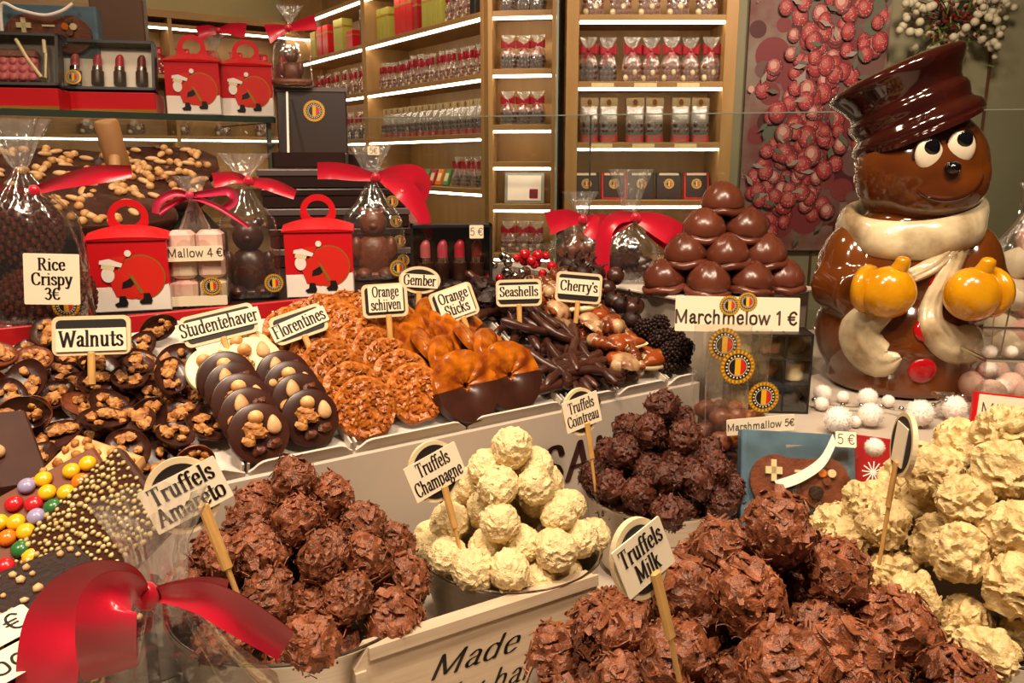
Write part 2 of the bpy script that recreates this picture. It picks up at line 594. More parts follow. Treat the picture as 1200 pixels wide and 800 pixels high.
# ------------------------------------------------------------------ lettering: letters drawn with a broad pen
G = {
 'a': (44, 's 9,37 20,48 31,42 32,30;l 32,30 32,8;s 32,8 35,1 42,3;s 32,29 14,24 8,13 16,1 32,11'),
 'b': (50, 'l 12,72 12,0;s 12,36 24,48 38,42 42,24 38,6 24,0 12,10;z 4,72 12,72'),
 'c': (44, 's 38,36 30,47 16,44 8,24 16,4 28,0 38,9'),
 'd': (52, 'l 38,72 38,0;z 38,0 46,0;z 30,72 38,72;s 38,36 26,48 12,42 8,24 12,6 24,0 38,10'),
 'e': (45, 'l 8,26 37,26;s 37,26 34,44 22,48 10,38 8,24 14,4 26,0 38,9'),
 'f': (32, 's 35,66 27,72 17,64 15,50;l 15,50 15,0;l 4,46 28,46;z 6,0 25,0'),
 'g': (47, 's 20,48 9,42 9,24 20,18 31,24 31,42 20,48;s 12,20 8,12 18,7 34,4 38,-8 24,-20 8,-16 6,-8 16,3;l 32,44 42,47'),
 'h': (54, 'l 12,72 12,0;z 4,72 12,72;s 12,34 24,47 36,44 39,30;l 39,32 39,0;z 4,0 20,0;z 32,0 47,0'),
 'i': (26, 'l 13,48 13,0;z 4,48 13,48;z 4,0 22,0;l 13,64 13,66'),
 'j': (27, 'l 15,48 15,-8;s 15,-8 10,-20 1,-17;z 6,48 15,48;l 15,64 15,66'),
 'k': (52, 'l 12,72 12,0;z 4,72 12,72;l 14,22 36,46;l 22,30 42,0;z 4,0 20,0;z 34,0 50,0;z 28,47 44,47'),
 'l': (26, 'l 13,72 13,0;z 4,72 13,72;z 4,0 22,0'),
 'm': (80, 'l 12,48 12,0;z 4,48 12,48;s 12,34 24,47 36,44 39,30;l 39,32 39,0;s 39,34 51,47 63,44 66,30;l 66,32 66,0;z 4,0 20,0;z 31,0 47,0;z 58,0 74,0'),
 'n': (54, 'l 12,48 12,0;z 4,48 12,48;s 12,34 24,47 36,44 39,30;l 39,32 39,0;z 4,0 20,0;z 32,0 47,0'),
 'o': (49, 's 24,48 38,42 41,24 38,6 24,0 10,6 7,24 10,42 24,48'),
 'p': (52, 'l 12,48 12,-20;z 4,48 12,48;s 12,36 24,48 38,42 42,24 38,6 24,0 12,10;z 4,-20 22,-20'),
 'r': (38, 'l 12,48 12,0;z 4,48 12,48;z 4,0 22,0;s 12,34 20,46 30,47 35,43'),
 's': (39, 's 32,37 24,48 11,45 9,33 20,26 33,17 30,3 17,0 6,10'),
 't': (32, 'l 15,64 15,12;s 15,12 17,1 24,0 31,6;l 4,47 28,47'),
 'u': (54, 'l 12,48 12,16;s 12,18 16,2 28,1 39,14;l 39,48 39,0;z 4,48 12,48;z 30,48 39,48;z 39,0 47,0'),
 'v': (48, 'l 6,48 22,0 40,48;z 0,48 16,48;z 32,48 48,48'),
 'w': (70, 'l 6,48 20,0 34,46 48,0 63,48;z 0,48 15,48;z 56,48 70,48'),
 'x': (48, 'l 8,48 38,0;l 38,48 8,0;z 0,48 16,48;z 30,0 46,0'),
 'y': (48, 'l 6,48 23,2;l 41,48 20,-14;s 20,-14 13,-21 5,-16;z 0,48 16,48;z 32,48 48,48'),
 'T': (62, 'l 31,70 31,0;l 6,70 56,70;z 6,70 6,56;z 56,70 56,56;z 22,0 40,0'),
 'A': (66, 'l 33,70 56,0;l 33,70 10,0;l 18,24 46,24;z 2,0 19,0;z 46,0 66,0'),
 'C': (62, 's 53,54 44,68 28,70 12,58 9,35 14,12 28,0 46,3 55,16;z 54,70 54,50'),
 'M': (82, 'l 13,0 13,70 40,6 67,70 67,0;z 5,0 22,0;z 58,0 77,0;z 4,70 13,70;z 67,70 76,70'),
 'W': (92, 'l 8,70 26,0 45,64 64,0 83,70;z 0,70 18,70;z 74,70 92,70'),
 'S': (52, 's 44,54 36,69 18,69 10,54 18,40 36,31 44,16 34,1 16,1 7,16;z 45,70 45,52;z 7,0 7,18'),
 'F': (54, 'l 14,70 14,0;l 6,70 48,70;z 48,70 48,54;l 14,37 36,37;z 4,0 26,0'),
 'E': (54, 'l 14,70 14,0;l 6,70 48,70;l 14,37 38,37;l 6,0 48,0'),
 'O': (70, 's 35,70 54,60 61,35 54,10 35,0 16,10 9,35 16,60 35,70'),
 'G': (68, 's 53,54 44,68 28,70 12,58 9,35 14,12 28,0 46,3 54,12;l 54,30 54,6;l 42,30 62,30;z 54,70 54,50'),
 'R': (64, 'l 14,70 14,0;z 4,70 14,70;s 14,70 36,70 45,62 45,48 36,39 14,37;l 30,37 52,0;z 4,0 24,0;z 48,0 62,0'),
 'H': (66, 'l 14,70 14,0;l 52,70 52,0;l 14,36 52,36'), 'L': (50, 'l 14,70 14,0;l 14,0 44,0'), 'I': (28, 'l 14,70 14,0'), 'N': (68, 'l 13,0 13,70 54,0 54,70'),
 '1': (40, 'l 22,70 22,0;l 9,58 22,70;z 11,0 33,0'),
 '3': (48, 's 9,60 24,70 38,58 32,40 20,37;s 20,37 36,33 41,16 26,0 8,10'),
 '4': (50, 'l 34,0 34,70 6,20 46,20'), '5': (48, 'l 40,70 14,70 11,40;s 11,40 28,46 41,34 40,14 26,0 8,8'),
 '€': (54, 's 48,58 36,69 18,60 12,35 18,9 36,1 48,12;l 4,42 38,42;l 4,28 36,28'), "'": (16, 'l 8,70 8,56'), ' ': (26, ''),
}


def text_width(s):
    return sum(G[c][0] for c in s) / 70.0


def lettering(mb, s, h, cx, cz, y, serif=True, hx=7.4, hy=2.1, shear=0.0, mi=0, squeeze=1.0, wob=0.0):
    """writes s centred on cx with its base line at cz; h is the height of a capital"""
    k = h / 70.0
    x0 = cx - text_width(s) * h * squeeze / 2
    pen = [(hx * math.cos(2 * PI * j / 10), hy * math.sin(2 * PI * j / 10)) for j in range(10)]

    def pt(px, pz):
        return (x0 + (px + shear * pz) * k * squeeze, y, cz + pz * k)
    for ch in s:
        adv, code = G[ch]
        for st in code.split(';'):
            if not st:
                continue
            kind, *co = st.split()
            if kind == 'z' and not serif:
                continue
            P = [tuple(float(q) for q in c.split(',')) for c in co]
            if kind == 's':
                P = [(p.x, p.y) for p in catmull([(a, b, 0) for a, b in P], 5)]
            if kind == 'z':
                pn = [(a * 0.35, b) for a, b in pen]
            else:
                pn = pen
            for i in range(len(P) - 1):                       # one convex nib sweep per step
                a, b = P[i], P[i + 1]
                q = sorted(set((round(p[0] + e[0], 3), round(p[1] + e[1], 3)) for p in (a, b) for e in pn))

                def half(q):
                    o = []
                    for p in q:
                        while len(o) > 1 and (o[-1][0] - o[-2][0]) * (p[1] - o[-2][1]) - (o[-1][1] - o[-2][1]) * (p[0] - o[-2][0]) <= 0:
                            o.pop()
                        o.append(p)
                    return o
                hull = half(q)[:-1] + half(q[::-1])[:-1]
                mb.add([pt(*p) for p in hull], [tuple(range(len(hull)))], mi)
        x0 += adv * k * squeeze
    return mb


CREST = None


def crest(mb, cx, cz, r, y, scal=True):
    """round emblem: toothed gold rim, black ring with pale specks, three-stripe flag (material slots 0-4)"""
    n = 48
    mb.flat([(cx + r * (1 + (0.035 if j % 2 else -0.035) * scal) * math.cos(2 * PI * j / n), cz + r * (1 + (0.035 if j % 2 else -0.035) * scal) * math.sin(2 * PI * j / n)) for j in range(n)], y, 0)
    for j in range(0, n, 2):                                   # yellow teeth
        a0, a1 = 2 * PI * (j - 0.5) / n, 2 * PI * (j + 0.5) / n
        mb.flat([(cx + q * r * math.cos(a), cz + q * r * math.sin(a)) for q, a in ((0.78, a0), (0.95, a0), (0.95, a1), (0.78, a1))], y - 2e-4, 2)
    mb.flat(oval(r * 0.74, r * 0.74, 36, cx, cz), y - 3e-4, 1)
    for j in range(20):
        if j in (4, 5, 6) and False:
            continue
        a = 2 * PI * j / 20
        c, s = math.cos(a), math.sin(a)
        q = [(-0.04, -0.05), (0.04, -0.05), (0.04, 0.05), (-0.04, 0.05)]
        mb.flat([(cx + r * (0.63 * c + u * -s + w * c), cz + r * (0.63 * s + u * c + w * s)) for u, w in q], y - 5e-4, 4)
    mb.ring(cx, cz, r * 0.50, r * 0.53, y - 5e-4, 4, 32)
    for i, mi in enumerate((1, 2, 3)):
        a, b = -0.48 + 0.32 * i, -0.48 + 0.32 * (i + 1)
        P = [(cx + r * u, cz + r * math.sqrt(0.48 ** 2 - min(0.48, abs(u)) ** 2 + 1e-6)) for u in (b, (a + b) / 2, a)]
        P += [(x, 2 * cz - z) for x, z in reversed(P)]
        mb.flat(P, y - 6e-4, mi)
    return mb


def crest_part(parent, cx, cz, r, y, name='round_emblem'):
    mb = MB()
    crest(mb, cx, cz, r, y)
    return mb.build(name, [M['gold'], M['black'], M['yellow'], M['flag_red'], M['paper']], parent, False)


# ------------------------------------------------------------------ the room
WA = Vector((-0.15, 4.5, 0))                    # near end of the long shelf wall
WE = Vector((-0.563, 0.826, 0)).normalized()    # it runs away to the left
WN = Vector((-0.826, -0.563, 0)).normalized()   # and faces this way
WROT = Matrix((-WE, -WN, Vector((0, 0, 1)))).transposed()


def wallbox(p, q, depth_dir, th, z0, z1):
    mb = MB()
    d = depth_dir * th
    P = [p, q, q + d, p + d]
    if (q - p).cross(d).z < 0:
        P = P[::-1]
    mb.loft([[(a.x, a.y, z0) for a in P], [(a.x, a.y, z1) for a in P]])
    return mb


struct('floor', MB().box(-5, 3.2, -1.2, 8.5, -0.1, 0), M['floor'], 'grey tiled shop floor')
struct('ceiling', MB().box(-5, 3.2, -1.2, 8.5, 3.05, 3.15), M['ceil'], 'cream ceiling')
struct('wall_back', MB().box(0.16, 3.1, 4.72, 4.85, 0, 3.05), M['olive'], 'olive grey wall behind the poster and oak cabinet')
struct('wall_right', MB().box(2.98, 3.1, -1.0, 4.72, 0, 3.05), M['olive'])
wc = WA + WE * 3.25 - WN * 0.36
struct('wall_left', wallbox(WA + WE * -0.12 - WN * 0.36, wc, -WN, 0.12, 0, 3.05), M['wall'], 'cream wall behind the long oak shelves')
struct('wall_far', wallbox(wc + WE * 0.06, wc + WE * 0.06 - Uv * 3.6, WE, 0.12, 0, 3.05), M['wall'], 'cream far wall above the red goods')
for i, x in enumerate((1.72, 2.02, 2.32, 2.62, 2.92)):
    struct('trim_%d' % (i + 1), MB().box(x - 0.006, x + 0.006, 4.708, 4.722, 0, 3.05), M['trim'])
mb = MB()
fa = wc - Uv * 0.5
mb.box(-2.8, 0, -0.06, 0, 2.47, 2.55)
o = mb.build('trim_6', M['trim'], None, False)
o['kind'] = 'structure'
o.matrix_basis = MX(wc + Vector((0, 0, 0)) - WE * 0.001, Matrix((Uv, WE, Vector((0, 0, 1)))).transposed())

# ------------------------------------------------------------------ oak shelving with light strips
LEDS = []


def shelving(name, label, loc, rot, w, d, levels, ztop, posts, wall_t=0.03, ledz=True, back='oak', skip_led=()):
    """local frame: x along the front, y into the wall, z up; front at y=0"""
    t = thing(name, label, 'shelving', MX(loc, rot))
    ps = sorted(posts)
    MB().box(ps[0] - wall_t / 2, ps[-1] + wall_t / 2, d - 0.02, d, 0.06, ztop).build('back_panel', M[back], t, False)
    for p in posts:
        MB().box(p - wall_t / 2, p + wall_t / 2, 0, d - 0.02, 0.0, ztop, b=0.002).build('upright', M['oak'], t, False)
    ps = sorted(posts)
    for z in levels:
        for a, b in zip(ps[:-1], ps[1:]):
            s = MB().box(a + wall_t / 2, b - wall_t / 2, 0.0, d - 0.02, z - 0.028, z, b=0.002).build('shelf', M['oak_flat'], t, False)
            if z not in skip_led:
                MB().box(a + wall_t / 2 + 0.004, b - wall_t / 2 - 0.004, 0.002, 0.02, z - 0.041, z - 0.0285).build('light_strip', M['led'], s, False, label='white light strip')
    MB().box(ps[0] - wall_t / 2, ps[-1] + wall_t / 2, -0.004, d, ztop, ztop + 0.05).build('cornice', M['oak_flat'], t, False)
    MB().box(ps[0] - wall_t / 2, ps[-1] + wall_t / 2, 0.012, d, 0.0, 0.08).build('plinth', M['oak_flat'], t, False)
    return t


LV = (0.45, 0.75, 1.05, 1.345, 1.64, 1.945, 2.25, 2.55)
shelving('wall_shelving', 'long light oak shelving with lit shelves on the left wall, nearer bay', WA, WROT, 1.48, 0.34, LV, 2.85, (-0.015, -1.465))
shelving('wall_shelving', 'light oak shelving with lit shelves on the left wall, farther bay by the corner', WA + WE * 1.485, WROT, 1.5, 0.34, LV, 2.85, (-0.015, -1.485))
LC = (0.40, 0.70, 1.0, 1.30, 1.585, 1.875, 2.185, 2.49)
CABX, CABY = 1.105, 4.2
shelving('oak_cabinet', 'light oak cabinet with lit shelves beside the red berry poster', (CABX, CABY, 0), Matrix.Identity(3), 0.87, 0.34, LC, 2.8, (-0.04, -0.81), 0.06)
LK = (0.36, 0.66, 0.96, 1.02, 1.275, 1.49, 1.675, 1.945, 2.22, 2.5)
CORX, CORY = 0.222, 4.27
shelving('corner_shelving', 'narrow oak corner shelving between the long shelves and the cabinet', (CORX, CORY, 0), Matrix.Rotation(R(-8), 3, 'Z'), 0.35, 0.17, LK[3:], 2.85, (-0.012, -0.335), 0.024)
mb = MB()
mb.box(0.2255, 0.232, 4.18, 4.24, 0, 2.9)
struct('trim_7', mb, M['black'])
mb = MB()
mb.box(0.215, 0.225, 4.17, 4.22, 0, 2.9)
struct('trim_8', mb, M['pale_edge'])

# ------------------------------------------------------------------ goods on the shelves


def pleat_bag(w, d, zs, seed, n=40, amp=0.08, k=9):
    """film pouch: zs = list of (z, width scale, depth scale, pleat share)"""
    r = random.Random(seed)
    ph = [r.uniform(0, 6.28) for _ in range(6)]
    rings = []
    for z, a, b, p in zs:
        ring = []
        for j in range(n):
            t = 2 * PI * j / n
            c, s = math.cos(t), math.sin(t)
            e = 0.55 + 0.45 * min(1, p)
            cx = math.copysign(abs(c) ** e, c)
            cy = math.copysign(abs(s) ** e, s)
            q = 1 + p * amp * 3 * (math.sin(k * t + ph[0] + 9 * z) * 0.6 + math.sin((k + 4) * t + ph[1]) * 0.4) + 0.04 * math.sin(3 * t + ph[2] + 40 * z)
            ring.append((w / 2 * a * cx * q, d / 2 * b * cy * q, z))
        rings.append(ring)
    return rings


def small_bow(mb, x, y, z, s, n=10):
    """two loops, a knot and two tails; front is -y"""
    for sg in (-1, 1):
        P = []
        for i in range(n + 1):
            t = i / n
            P.append((x + sg * s * math.sin(PI * t) ** 0.8 * (1 if t < 0.5 else 0.96), y - 0.25 * s * math.sin(2 * PI * t), z + 0.12 * s * math.sin(PI * t)))
        W = [s * (0.16 + 0.30 * math.sin(PI * i / n)) for i in range(n + 1)]
        vs = []
        for p, w in zip(P, W):
            vs += [(p[0], p[1], p[2] - w), (p[0], p[1], p[2] + w)]
        mb.add(vs, [(2 * i, 2 * i + 2, 2 * i + 3, 2 * i + 1) for i in range(n)])
        T = [(x, y - 0.08 * s, z), (x + sg * 0.3 * s, y - 0.25 * s, z - 0.5 * s), (x + sg * 0.55 * s, y - 0.2 * s, z - 1.1 * s)]
        vs = []
        for i, p in enumerate(T):
            w = s * (0.12 + 0.06 * i)
            vs += [(p[0] - w, p[1], p[2]), (p[0] + w, p[1], p[2])]
        mb.add(vs, [(0, 1, 3, 2), (2, 3, 5, 4)])
    mb.ell((x, y - 0.05 * s, z), (0.2 * s, 0.16 * s, 0.2 * s), 8, 6)


def shelf_bag(style, w=0.085, d=0.06, h=0.15):
    t = thing('chocolate_bag', 'bag', 'gift bag')
    r = random.Random(style)
    c = MB()
    fh = h * (0.42 if style != 'header' else 0.3)
    zz = [(0.0, 0.92, 0.9, 0), (0.006, 1, 1, 0), (h * 0.42, 1.0, 0.95, 0.1)]
    if style == 'header':
        zz += [(h * 0.75, 1.0, 0.45, 0.1), (h * 0.8, 1, 0.12, 0), (h, 1, 0.1, 0)]
    else:
        zz += [(h * 0.58, 0.72, 0.7, 0.5), (h * 0.68, 0.24, 0.3, 0.8), (h * 0.75, 0.30, 0.35, 1), (h * 0.95, 0.75, 0.45, 1), (h * 1.0, 0.8, 0.45, 1)]
    c.loft(pleat_bag(w, d, zz, 3, 28), cap1=False)
    c.build('cellophane', M['film_far'], t, sharp=60)
    f = MB()
    n = 0
    lay = 2 if style == 'header' else 3
    pr = 0.013 if style == 'header' else 0.012
    for k in range(lay):
        for i in range(4):
            for j in range(2):
                f.ell(((i - 1.5) * w * 0.22 + r.uniform(-.003, .003), (j - 0.5) * d * 0.45 - 0.004, pr + 0.004 + k * pr * 1.5 + (0.022 if style == 'header' else 0)), pr * r.uniform(0.85, 1.05), 8, 6, r.choice((0, 0, 0, 0, 1)) if style != 'header' else 0)
    mats = {'bow': [M['milk'], M['cream_choc']], 'bow_dark': [M['dark'], M['shell_w']], 'header': [M['dark'], M['milk']]}[style]
    f.build('chocolates', mats, t)
    if style == 'header':
        MB().box(-w / 2 + .003, w / 2 - .003, -d / 2 + .003, d / 2 - .003, 0.001, 0.024).build('card_tray', M['deep_red'], t, False)
        hd = MB().box(-w / 2, w / 2, -0.004, 0.004, h * 0.82, h).build('header_card', M['header'], t, False)
        b = MB()
        b.flat(oval(0.016, 0.016, 16, 0, h * 0.9), -0.005, 0)
        b.flat(oval(0.011, 0.011, 16, 0, h * 0.9), -0.0055, 1)
        b.build('round_emblem', [M['gold'], M['trim']], hd, False)
    else:
        b = MB()
        small_bow(b, 0, -0.012, h * 0.70, w * 0.48)
        b.build('bow', M['far_ribbon'], t)
    return t


P_BOW, P_BOWD, P_HEAD = Proto(shelf_bag('bow')), Proto(shelf_bag('bow_dark')), Proto(shelf_bag('header'))
ORD = ['first', 'second', 'third', 'fourth', 'fifth', 'sixth', 'seventh', 'eighth', 'ninth', 'tenth', 'eleventh', 'twelfth', 'thirteenth', 'fourteenth', 'fifteenth', 'sixteenth', 'seventeenth', 'eighteenth']


def on_unit(loc, rot, x, y, z, yaw=0, sc=1.0):
    return Matrix.Translation(loc) @ rot.to_4x4() @ MX((x, y, z), (0, 0, R(yaw)), sc)


UN = WA
UF = WA + WE * 1.485
# long shelf, nearer bay: red-bowed bags on the second shelf down, header bags on the third
for i in range(16):
    x = -1.36 + i * 0.084
    P_BOW.put(on_unit(UN, WROT, x, 0.09 + rnd.uniform(-.01, .01), 1.945, rnd.uniform(-12, 12), (0.86, 1, rnd.uniform(1.1, 1.22))),
              'slim clear bag with red bow, %s from the left on the long oak shelf' % ORD[i], 'bowed bags on the long shelf')
for i in range(15):
    x = -1.33 + i * 0.085
    o = P_HEAD.put(on_unit(UN, WROT, x, 0.08, 1.64, rnd.uniform(-6, 6), (0.88, 1, 1.25)),
               'clear header-topped bag of pralines, %s from the left on the long oak shelf' % ORD[i], 'header bags on the long shelf')
for i in range(4):
    x = -0.42 + i * 0.105
    P_BOWD.put(on_unit(UN, WROT, x, 0.09, 1.345, rnd.uniform(-8, 8), (1, 1, 1.15)),
               'fat bowed bag, %s from the left on the shelf below the header bags' % ORD[i], 'bowed bags on the low long shelf')
cols = ['green', 'deep_red', 'candy_orange', 'green']
nm = ['green', 'dark red', 'orange', 'green']
for i in range(4):
    t = thing('chocolate_bar_box', ('small %s bar box leaning on the low long shelf, ' % nm[i]) + ('%s from the left' % ORD[i]), 'box',
              on_unit(UN, WROT, -0.86 + i * 0.088, 0.10, 1.347, 0, 1) @ MX((0, 0, 0), (R(-20), 0, 0)), group='bar boxes on the low shelf')
    MB().box(-0.034, 0.034, -0.01, 0.01, 0, 0.10, b=0.002).build('carton', M[cols[i]], t, False)
    q = MB()
    q.flat(rrect(0.04, 0.05, 0.004, 3, 0, 0.05), -0.0105)
    q.build('front_label', M['cream_choc'], t, False)
# top goods of the nearer bay
k = 0


def carton(x, w, h, d, m, what, uo, uname, z, lid=None):
    t = thing('carton', what, 'box', on_unit(uo, WROT, x, 0.06 + d / 2, z), group=uname)
    MB().box(-w / 2, w / 2, -d / 2, d / 2, 0, h, b=0.002).build('carton_body', M[m], t, False)
    MB().box(-w / 2 - 0.001, w / 2 + 0.001, -d / 2 - 0.001, d / 2 + 0.001, h * 0.74, h * 0.8).build('band', M[lid or 'gold'], t, False)
    return t


spec = [(-1.37, 'lime'), (-1.31, 'lime'), (-1.25, 'lime'), (-1.10, 'red'), (-1.02, 'red'), (-0.94, 'red'), (-0.86, 'deep_red'), (-0.75, 'lime'), (-0.69, 'lime'), (-0.63, 'lime'), (-0.57, 'lime'), (-0.2, 'black'), (-0.14, 'darkbox')]
for i, (x, m) in enumerate(spec):
    nmx = {'lime': 'lime green', 'red': 'bright red', 'deep_red': 'dark red', 'black': 'black', 'darkbox': 'dark brown'}[m]
    carton(x, 0.054 if m != 'red' else 0.072, 0.2 if m != 'red' else 0.24, 0.07, m, 'narrow %s carton on the top long shelf, %s from its left end' % (nmx, ORD[i]), UN, 'cartons on the top long shelf', 2.252)
for i in range(3):
    P_BOW.put(on_unit(UN, WROT, -0.47 + i * 0.09, 0.09, 2.252, 0, (1, 1, 1.3)), 'bowed clear bag on the top long shelf beside lime cartons, %s of three' % ORD[i], 'bowed bags on the top long shelf')
# farther bay
for i in range(6):
    P_BOW.put(on_unit(UF, WROT, -1.0 + i * 0.16, 0.09, 1.945, rnd.uniform(-12, 12), (1.15, 1, 1.25)),
              'clear bag with red bow on the farther oak bay, %s from the left' % ORD[i], 'bowed bags on the farther bay')
for i, (x, m, w, h) in enumerate([(-1.05, 'lime', .1, .2), (-0.92, 'red', .1, .22), (-0.80, 'red', .1, .22), (-0.56, 'lime', .16, .23), (-0.36, 'red', .1, .13), (-0.13, 'black', .1, .24)]):
    carton(x, w, h, 0.08, m, '%s carton on the farther oak bay, %s from its left end' % ({'lime': 'lime green', 'red': 'bright red', 'black': 'tall black'}[m], ORD[i]), UF, 'cartons on the farther bay', 2.252)
for i in range(4):
    P_BOWD.put(on_unit(UF, WROT, -0.62 + i * 0.15, 0.1, 1.64, 0, (1.2, 1, 1.3)), 'clear bag of dark chocolates low on the farther oak bay, %s from the left' % ORD[i], 'dark bags on the farther bay')
# corner shelves
CR = Matrix.Rotation(R(-8), 3, 'Z')
CL = Vector((CORX, CORY, 0))
for z, zn in ((1.945, 'upper'), (1.675, 'middle'), (1.02, 'lowest'), (2.22, 'top')):
    for i in range(3):
        (P_BOWD if z != 1.02 else P_BOW).put(on_unit(CL, CR, -0.25 + i * 0.076, 0.05 + 0.02 * (i % 2), z + 0.001, rnd.uniform(-10, 10), (0.95, 1, 1.1)),
                   'clear bag with red bow on the %s corner shelf, %s from the left' % (zn, ORD[i]), 'bags on the corner shelves')
t = thing('framed_card', 'pale framed gift card standing on the corner shelf', 'frame', on_unit(CL, CR, -0.17, 0.07, 1.276) @ MX((0, 0, 0), (R(-8), 0, 0)))
MB().box(-0.105, 0.105, 0, 0.02, 0, 0.16, b=0.003).build('frame', M['pale_edge'], t, False)
MB().box(-0.088, 0.088, -0.004, 0.001, 0.016, 0.145).build('card', M['white_card'], t, False)
q = MB()
q.flat(rrect(0.045, 0.05, 0.004, 3, 0.05, 0.05), -0.005)
q.build('picture', M['lip4'], t, False)
# cabinet
CB = Vector((CABX, CABY, 0))
ID = Matrix.Identity(3)
for i in range(7):
    (P_BOWD if i < 2 else P_BOW).put(on_unit(CB, ID, -0.725 + i * 0.098 + (0.02 if i > 1 else 0), 0.09 + 0.02 * (i % 2), 1.876, rnd.uniform(-10, 10), (1.15, 1.1, 1.45)),
                                     'bowed praline bag, %s from the left on the cabinet shelf under the top light' % ORD[i], 'bowed bags in the cabinet')
for i in range(6):
    P_HEAD.put(on_unit(CB, ID, -0.715 + i * 0.098 + 0.035 * (i // 2), 0.09, 1.586, rnd.uniform(-5, 5), (1.05, 1.1, 1.45)),
               'clear bag with gold-sealed header card on the cabinet shelf, %s from the left' % ORD[i], 'header bags in the cabinet')
for i in range(5):
    P_BOW.put(on_unit(CB, ID, -0.71 + i * 0.14, 0.09, 2.186, rnd.uniform(-10, 10), (1.3, 1.1, 1.4)),
              'clear bag with red bow on the top cabinet shelf, %s from the left' % ORD[i], 'bags on the top cabinet shelf')
for i in range(5):
    red = i in (1, 4)
    t = thing('praline_box', '%s-framed praline box with round seal on the lower cabinet shelf, %s from the left' % ('red' if red else 'black', ORD[i]), 'box',
              on_unit(CB, ID, -0.72 + i * 0.142, 0.09, 1.301) @ MX((0, 0, 0), (R(-14), 0, 0)), group='praline boxes in the cabinet')
    MB().box(-0.065, 0.065, 0, 0.025, 0, 0.14, b=0.003).build('box_body', M['red' if red else 'black'], t, False)
    q = MB()
    q.flat(rrect(0.112, 0.12, 0.004, 3, 0, 0.07), -0.001)
    q.build('box_front', M['darkbox'], t, False)
    crest_part(t, 0, 0.08, 0.026, -0.003)
    q = MB()
    q.flat(rrect(0.1, 0.012, 0.002, 2, 0, 0.13), -0.002)
    q.build('label_strip', M['paper'], t, False)
for z in (1.875, 1.585):
    for i in range(3):
        x = -0.66 + 0.21 * i
        tag(MB().box(-0.055, 0.055, -0.003, 0.0, -0.03, -0.006).build('shelf_label', M['cream_choc'], None, False),
            'pale price strip on the cabinet shelf edge, %s shelf, %s from the left' % ('upper' if z > 1.7 else 'lower', ORD[i]), 'label', 'cabinet price strips').matrix_basis = on_unit(CB, ID, x, -0.001, z - 0.001)
# red goods on the far wall
FW = Matrix((Uv, WE, Vector((0, 0, 1)))).transposed()
fo = wc - WE * 0.34
shelving('far_shelving', 'oak shelving with red gift bags along the far cream wall', fo - Uv * 0.05, FW, 2.4, 0.33, (0.5, 1.0, 1.3, 1.68, 2.12, 2.48), 2.52, (-0.02, -1.2, -2.38), skip_led=(2.12, 1.3, 1.0))
for i in range(9):
    x = -1.9 + i * 0.2
    t = thing('gift_sack', 'red dotted gift sack on the far wall shelf, %s from the left' % ORD[i], 'gift bag', on_unit(fo - Uv * 0.05, FW, x, 0.12, 2.121), group='red sacks on the far shelf')
    MB().loft(pleat_bag(0.14, 0.1, [(0, .9, .9, 0), (.01, 1, 1, 0), (.13, 1, 1, .1), (.165, .4, .5, .8), (.2, .7, .6, 1)], i, 24), cap1=False).build('sack', M['deep_red'], t)
    q = MB()
    rr = random.Random(i)
    for _ in range(22):
        q.ell((rr.uniform(-.058, .058), -0.051, rr.uniform(.012, .125)), (.006, .003, .006), 6, 4)
    q.build('white_dots', M['white_card'], t)
    q = MB()
    small_bow(q, 0, -0.02, 0.168, 0.05)
    q.build('bow', M['ribbon'], t)
for i in range(5):
    P_BOW.put(on_unit(fo - Uv * 0.05, FW, -1.8 + i * 0.32, 0.12, 1.681, 0, 1.5), 'bowed bag on the middle far shelf, %s from the left' % ORD[i], 'bags on the middle far shelf')

# ------------------------------------------------------------------ berry poster and berry garland on the back wall
pa, pb = atY(880, 8, 4.7), atY(1037, 293, 4.7)
PW, PH = 0.76, 1.62
t = thing('poster', 'tall poster of frosted red berries on the olive wall', 'poster', (pa.x + PW / 2 - 0.005, 4.70, pb.z))
MB().box(-PW / 2, PW / 2, -0.012, 0.012, 0, PH).build('canvas', mat('poster_ground', '#6d2a2c', 0.6, hex2='#8a7a6c', var=0.14, scale=4), t, False)
pr = random.Random(4)
PC = ['#4e1216', '#8e1c24', '#a8343a', '#b8625c', '#cfa096', '#9a8c84', '#6b4a46', '#7a2a30', '#5e6050']
pm = [mat('print_ink_%d' % i, c, 0.6) for i, c in enumerate(PC)]
mb = MB()
yy = [-0.0125]


def dot(x, z, rx, rz, mi, n=16):
    yy[0] -= 3e-6
    if abs(x) + rx < PW / 2 and rz < z < PH - rz:
        mb.flat(oval(rx, rz, n, x, z), yy[0], mi)


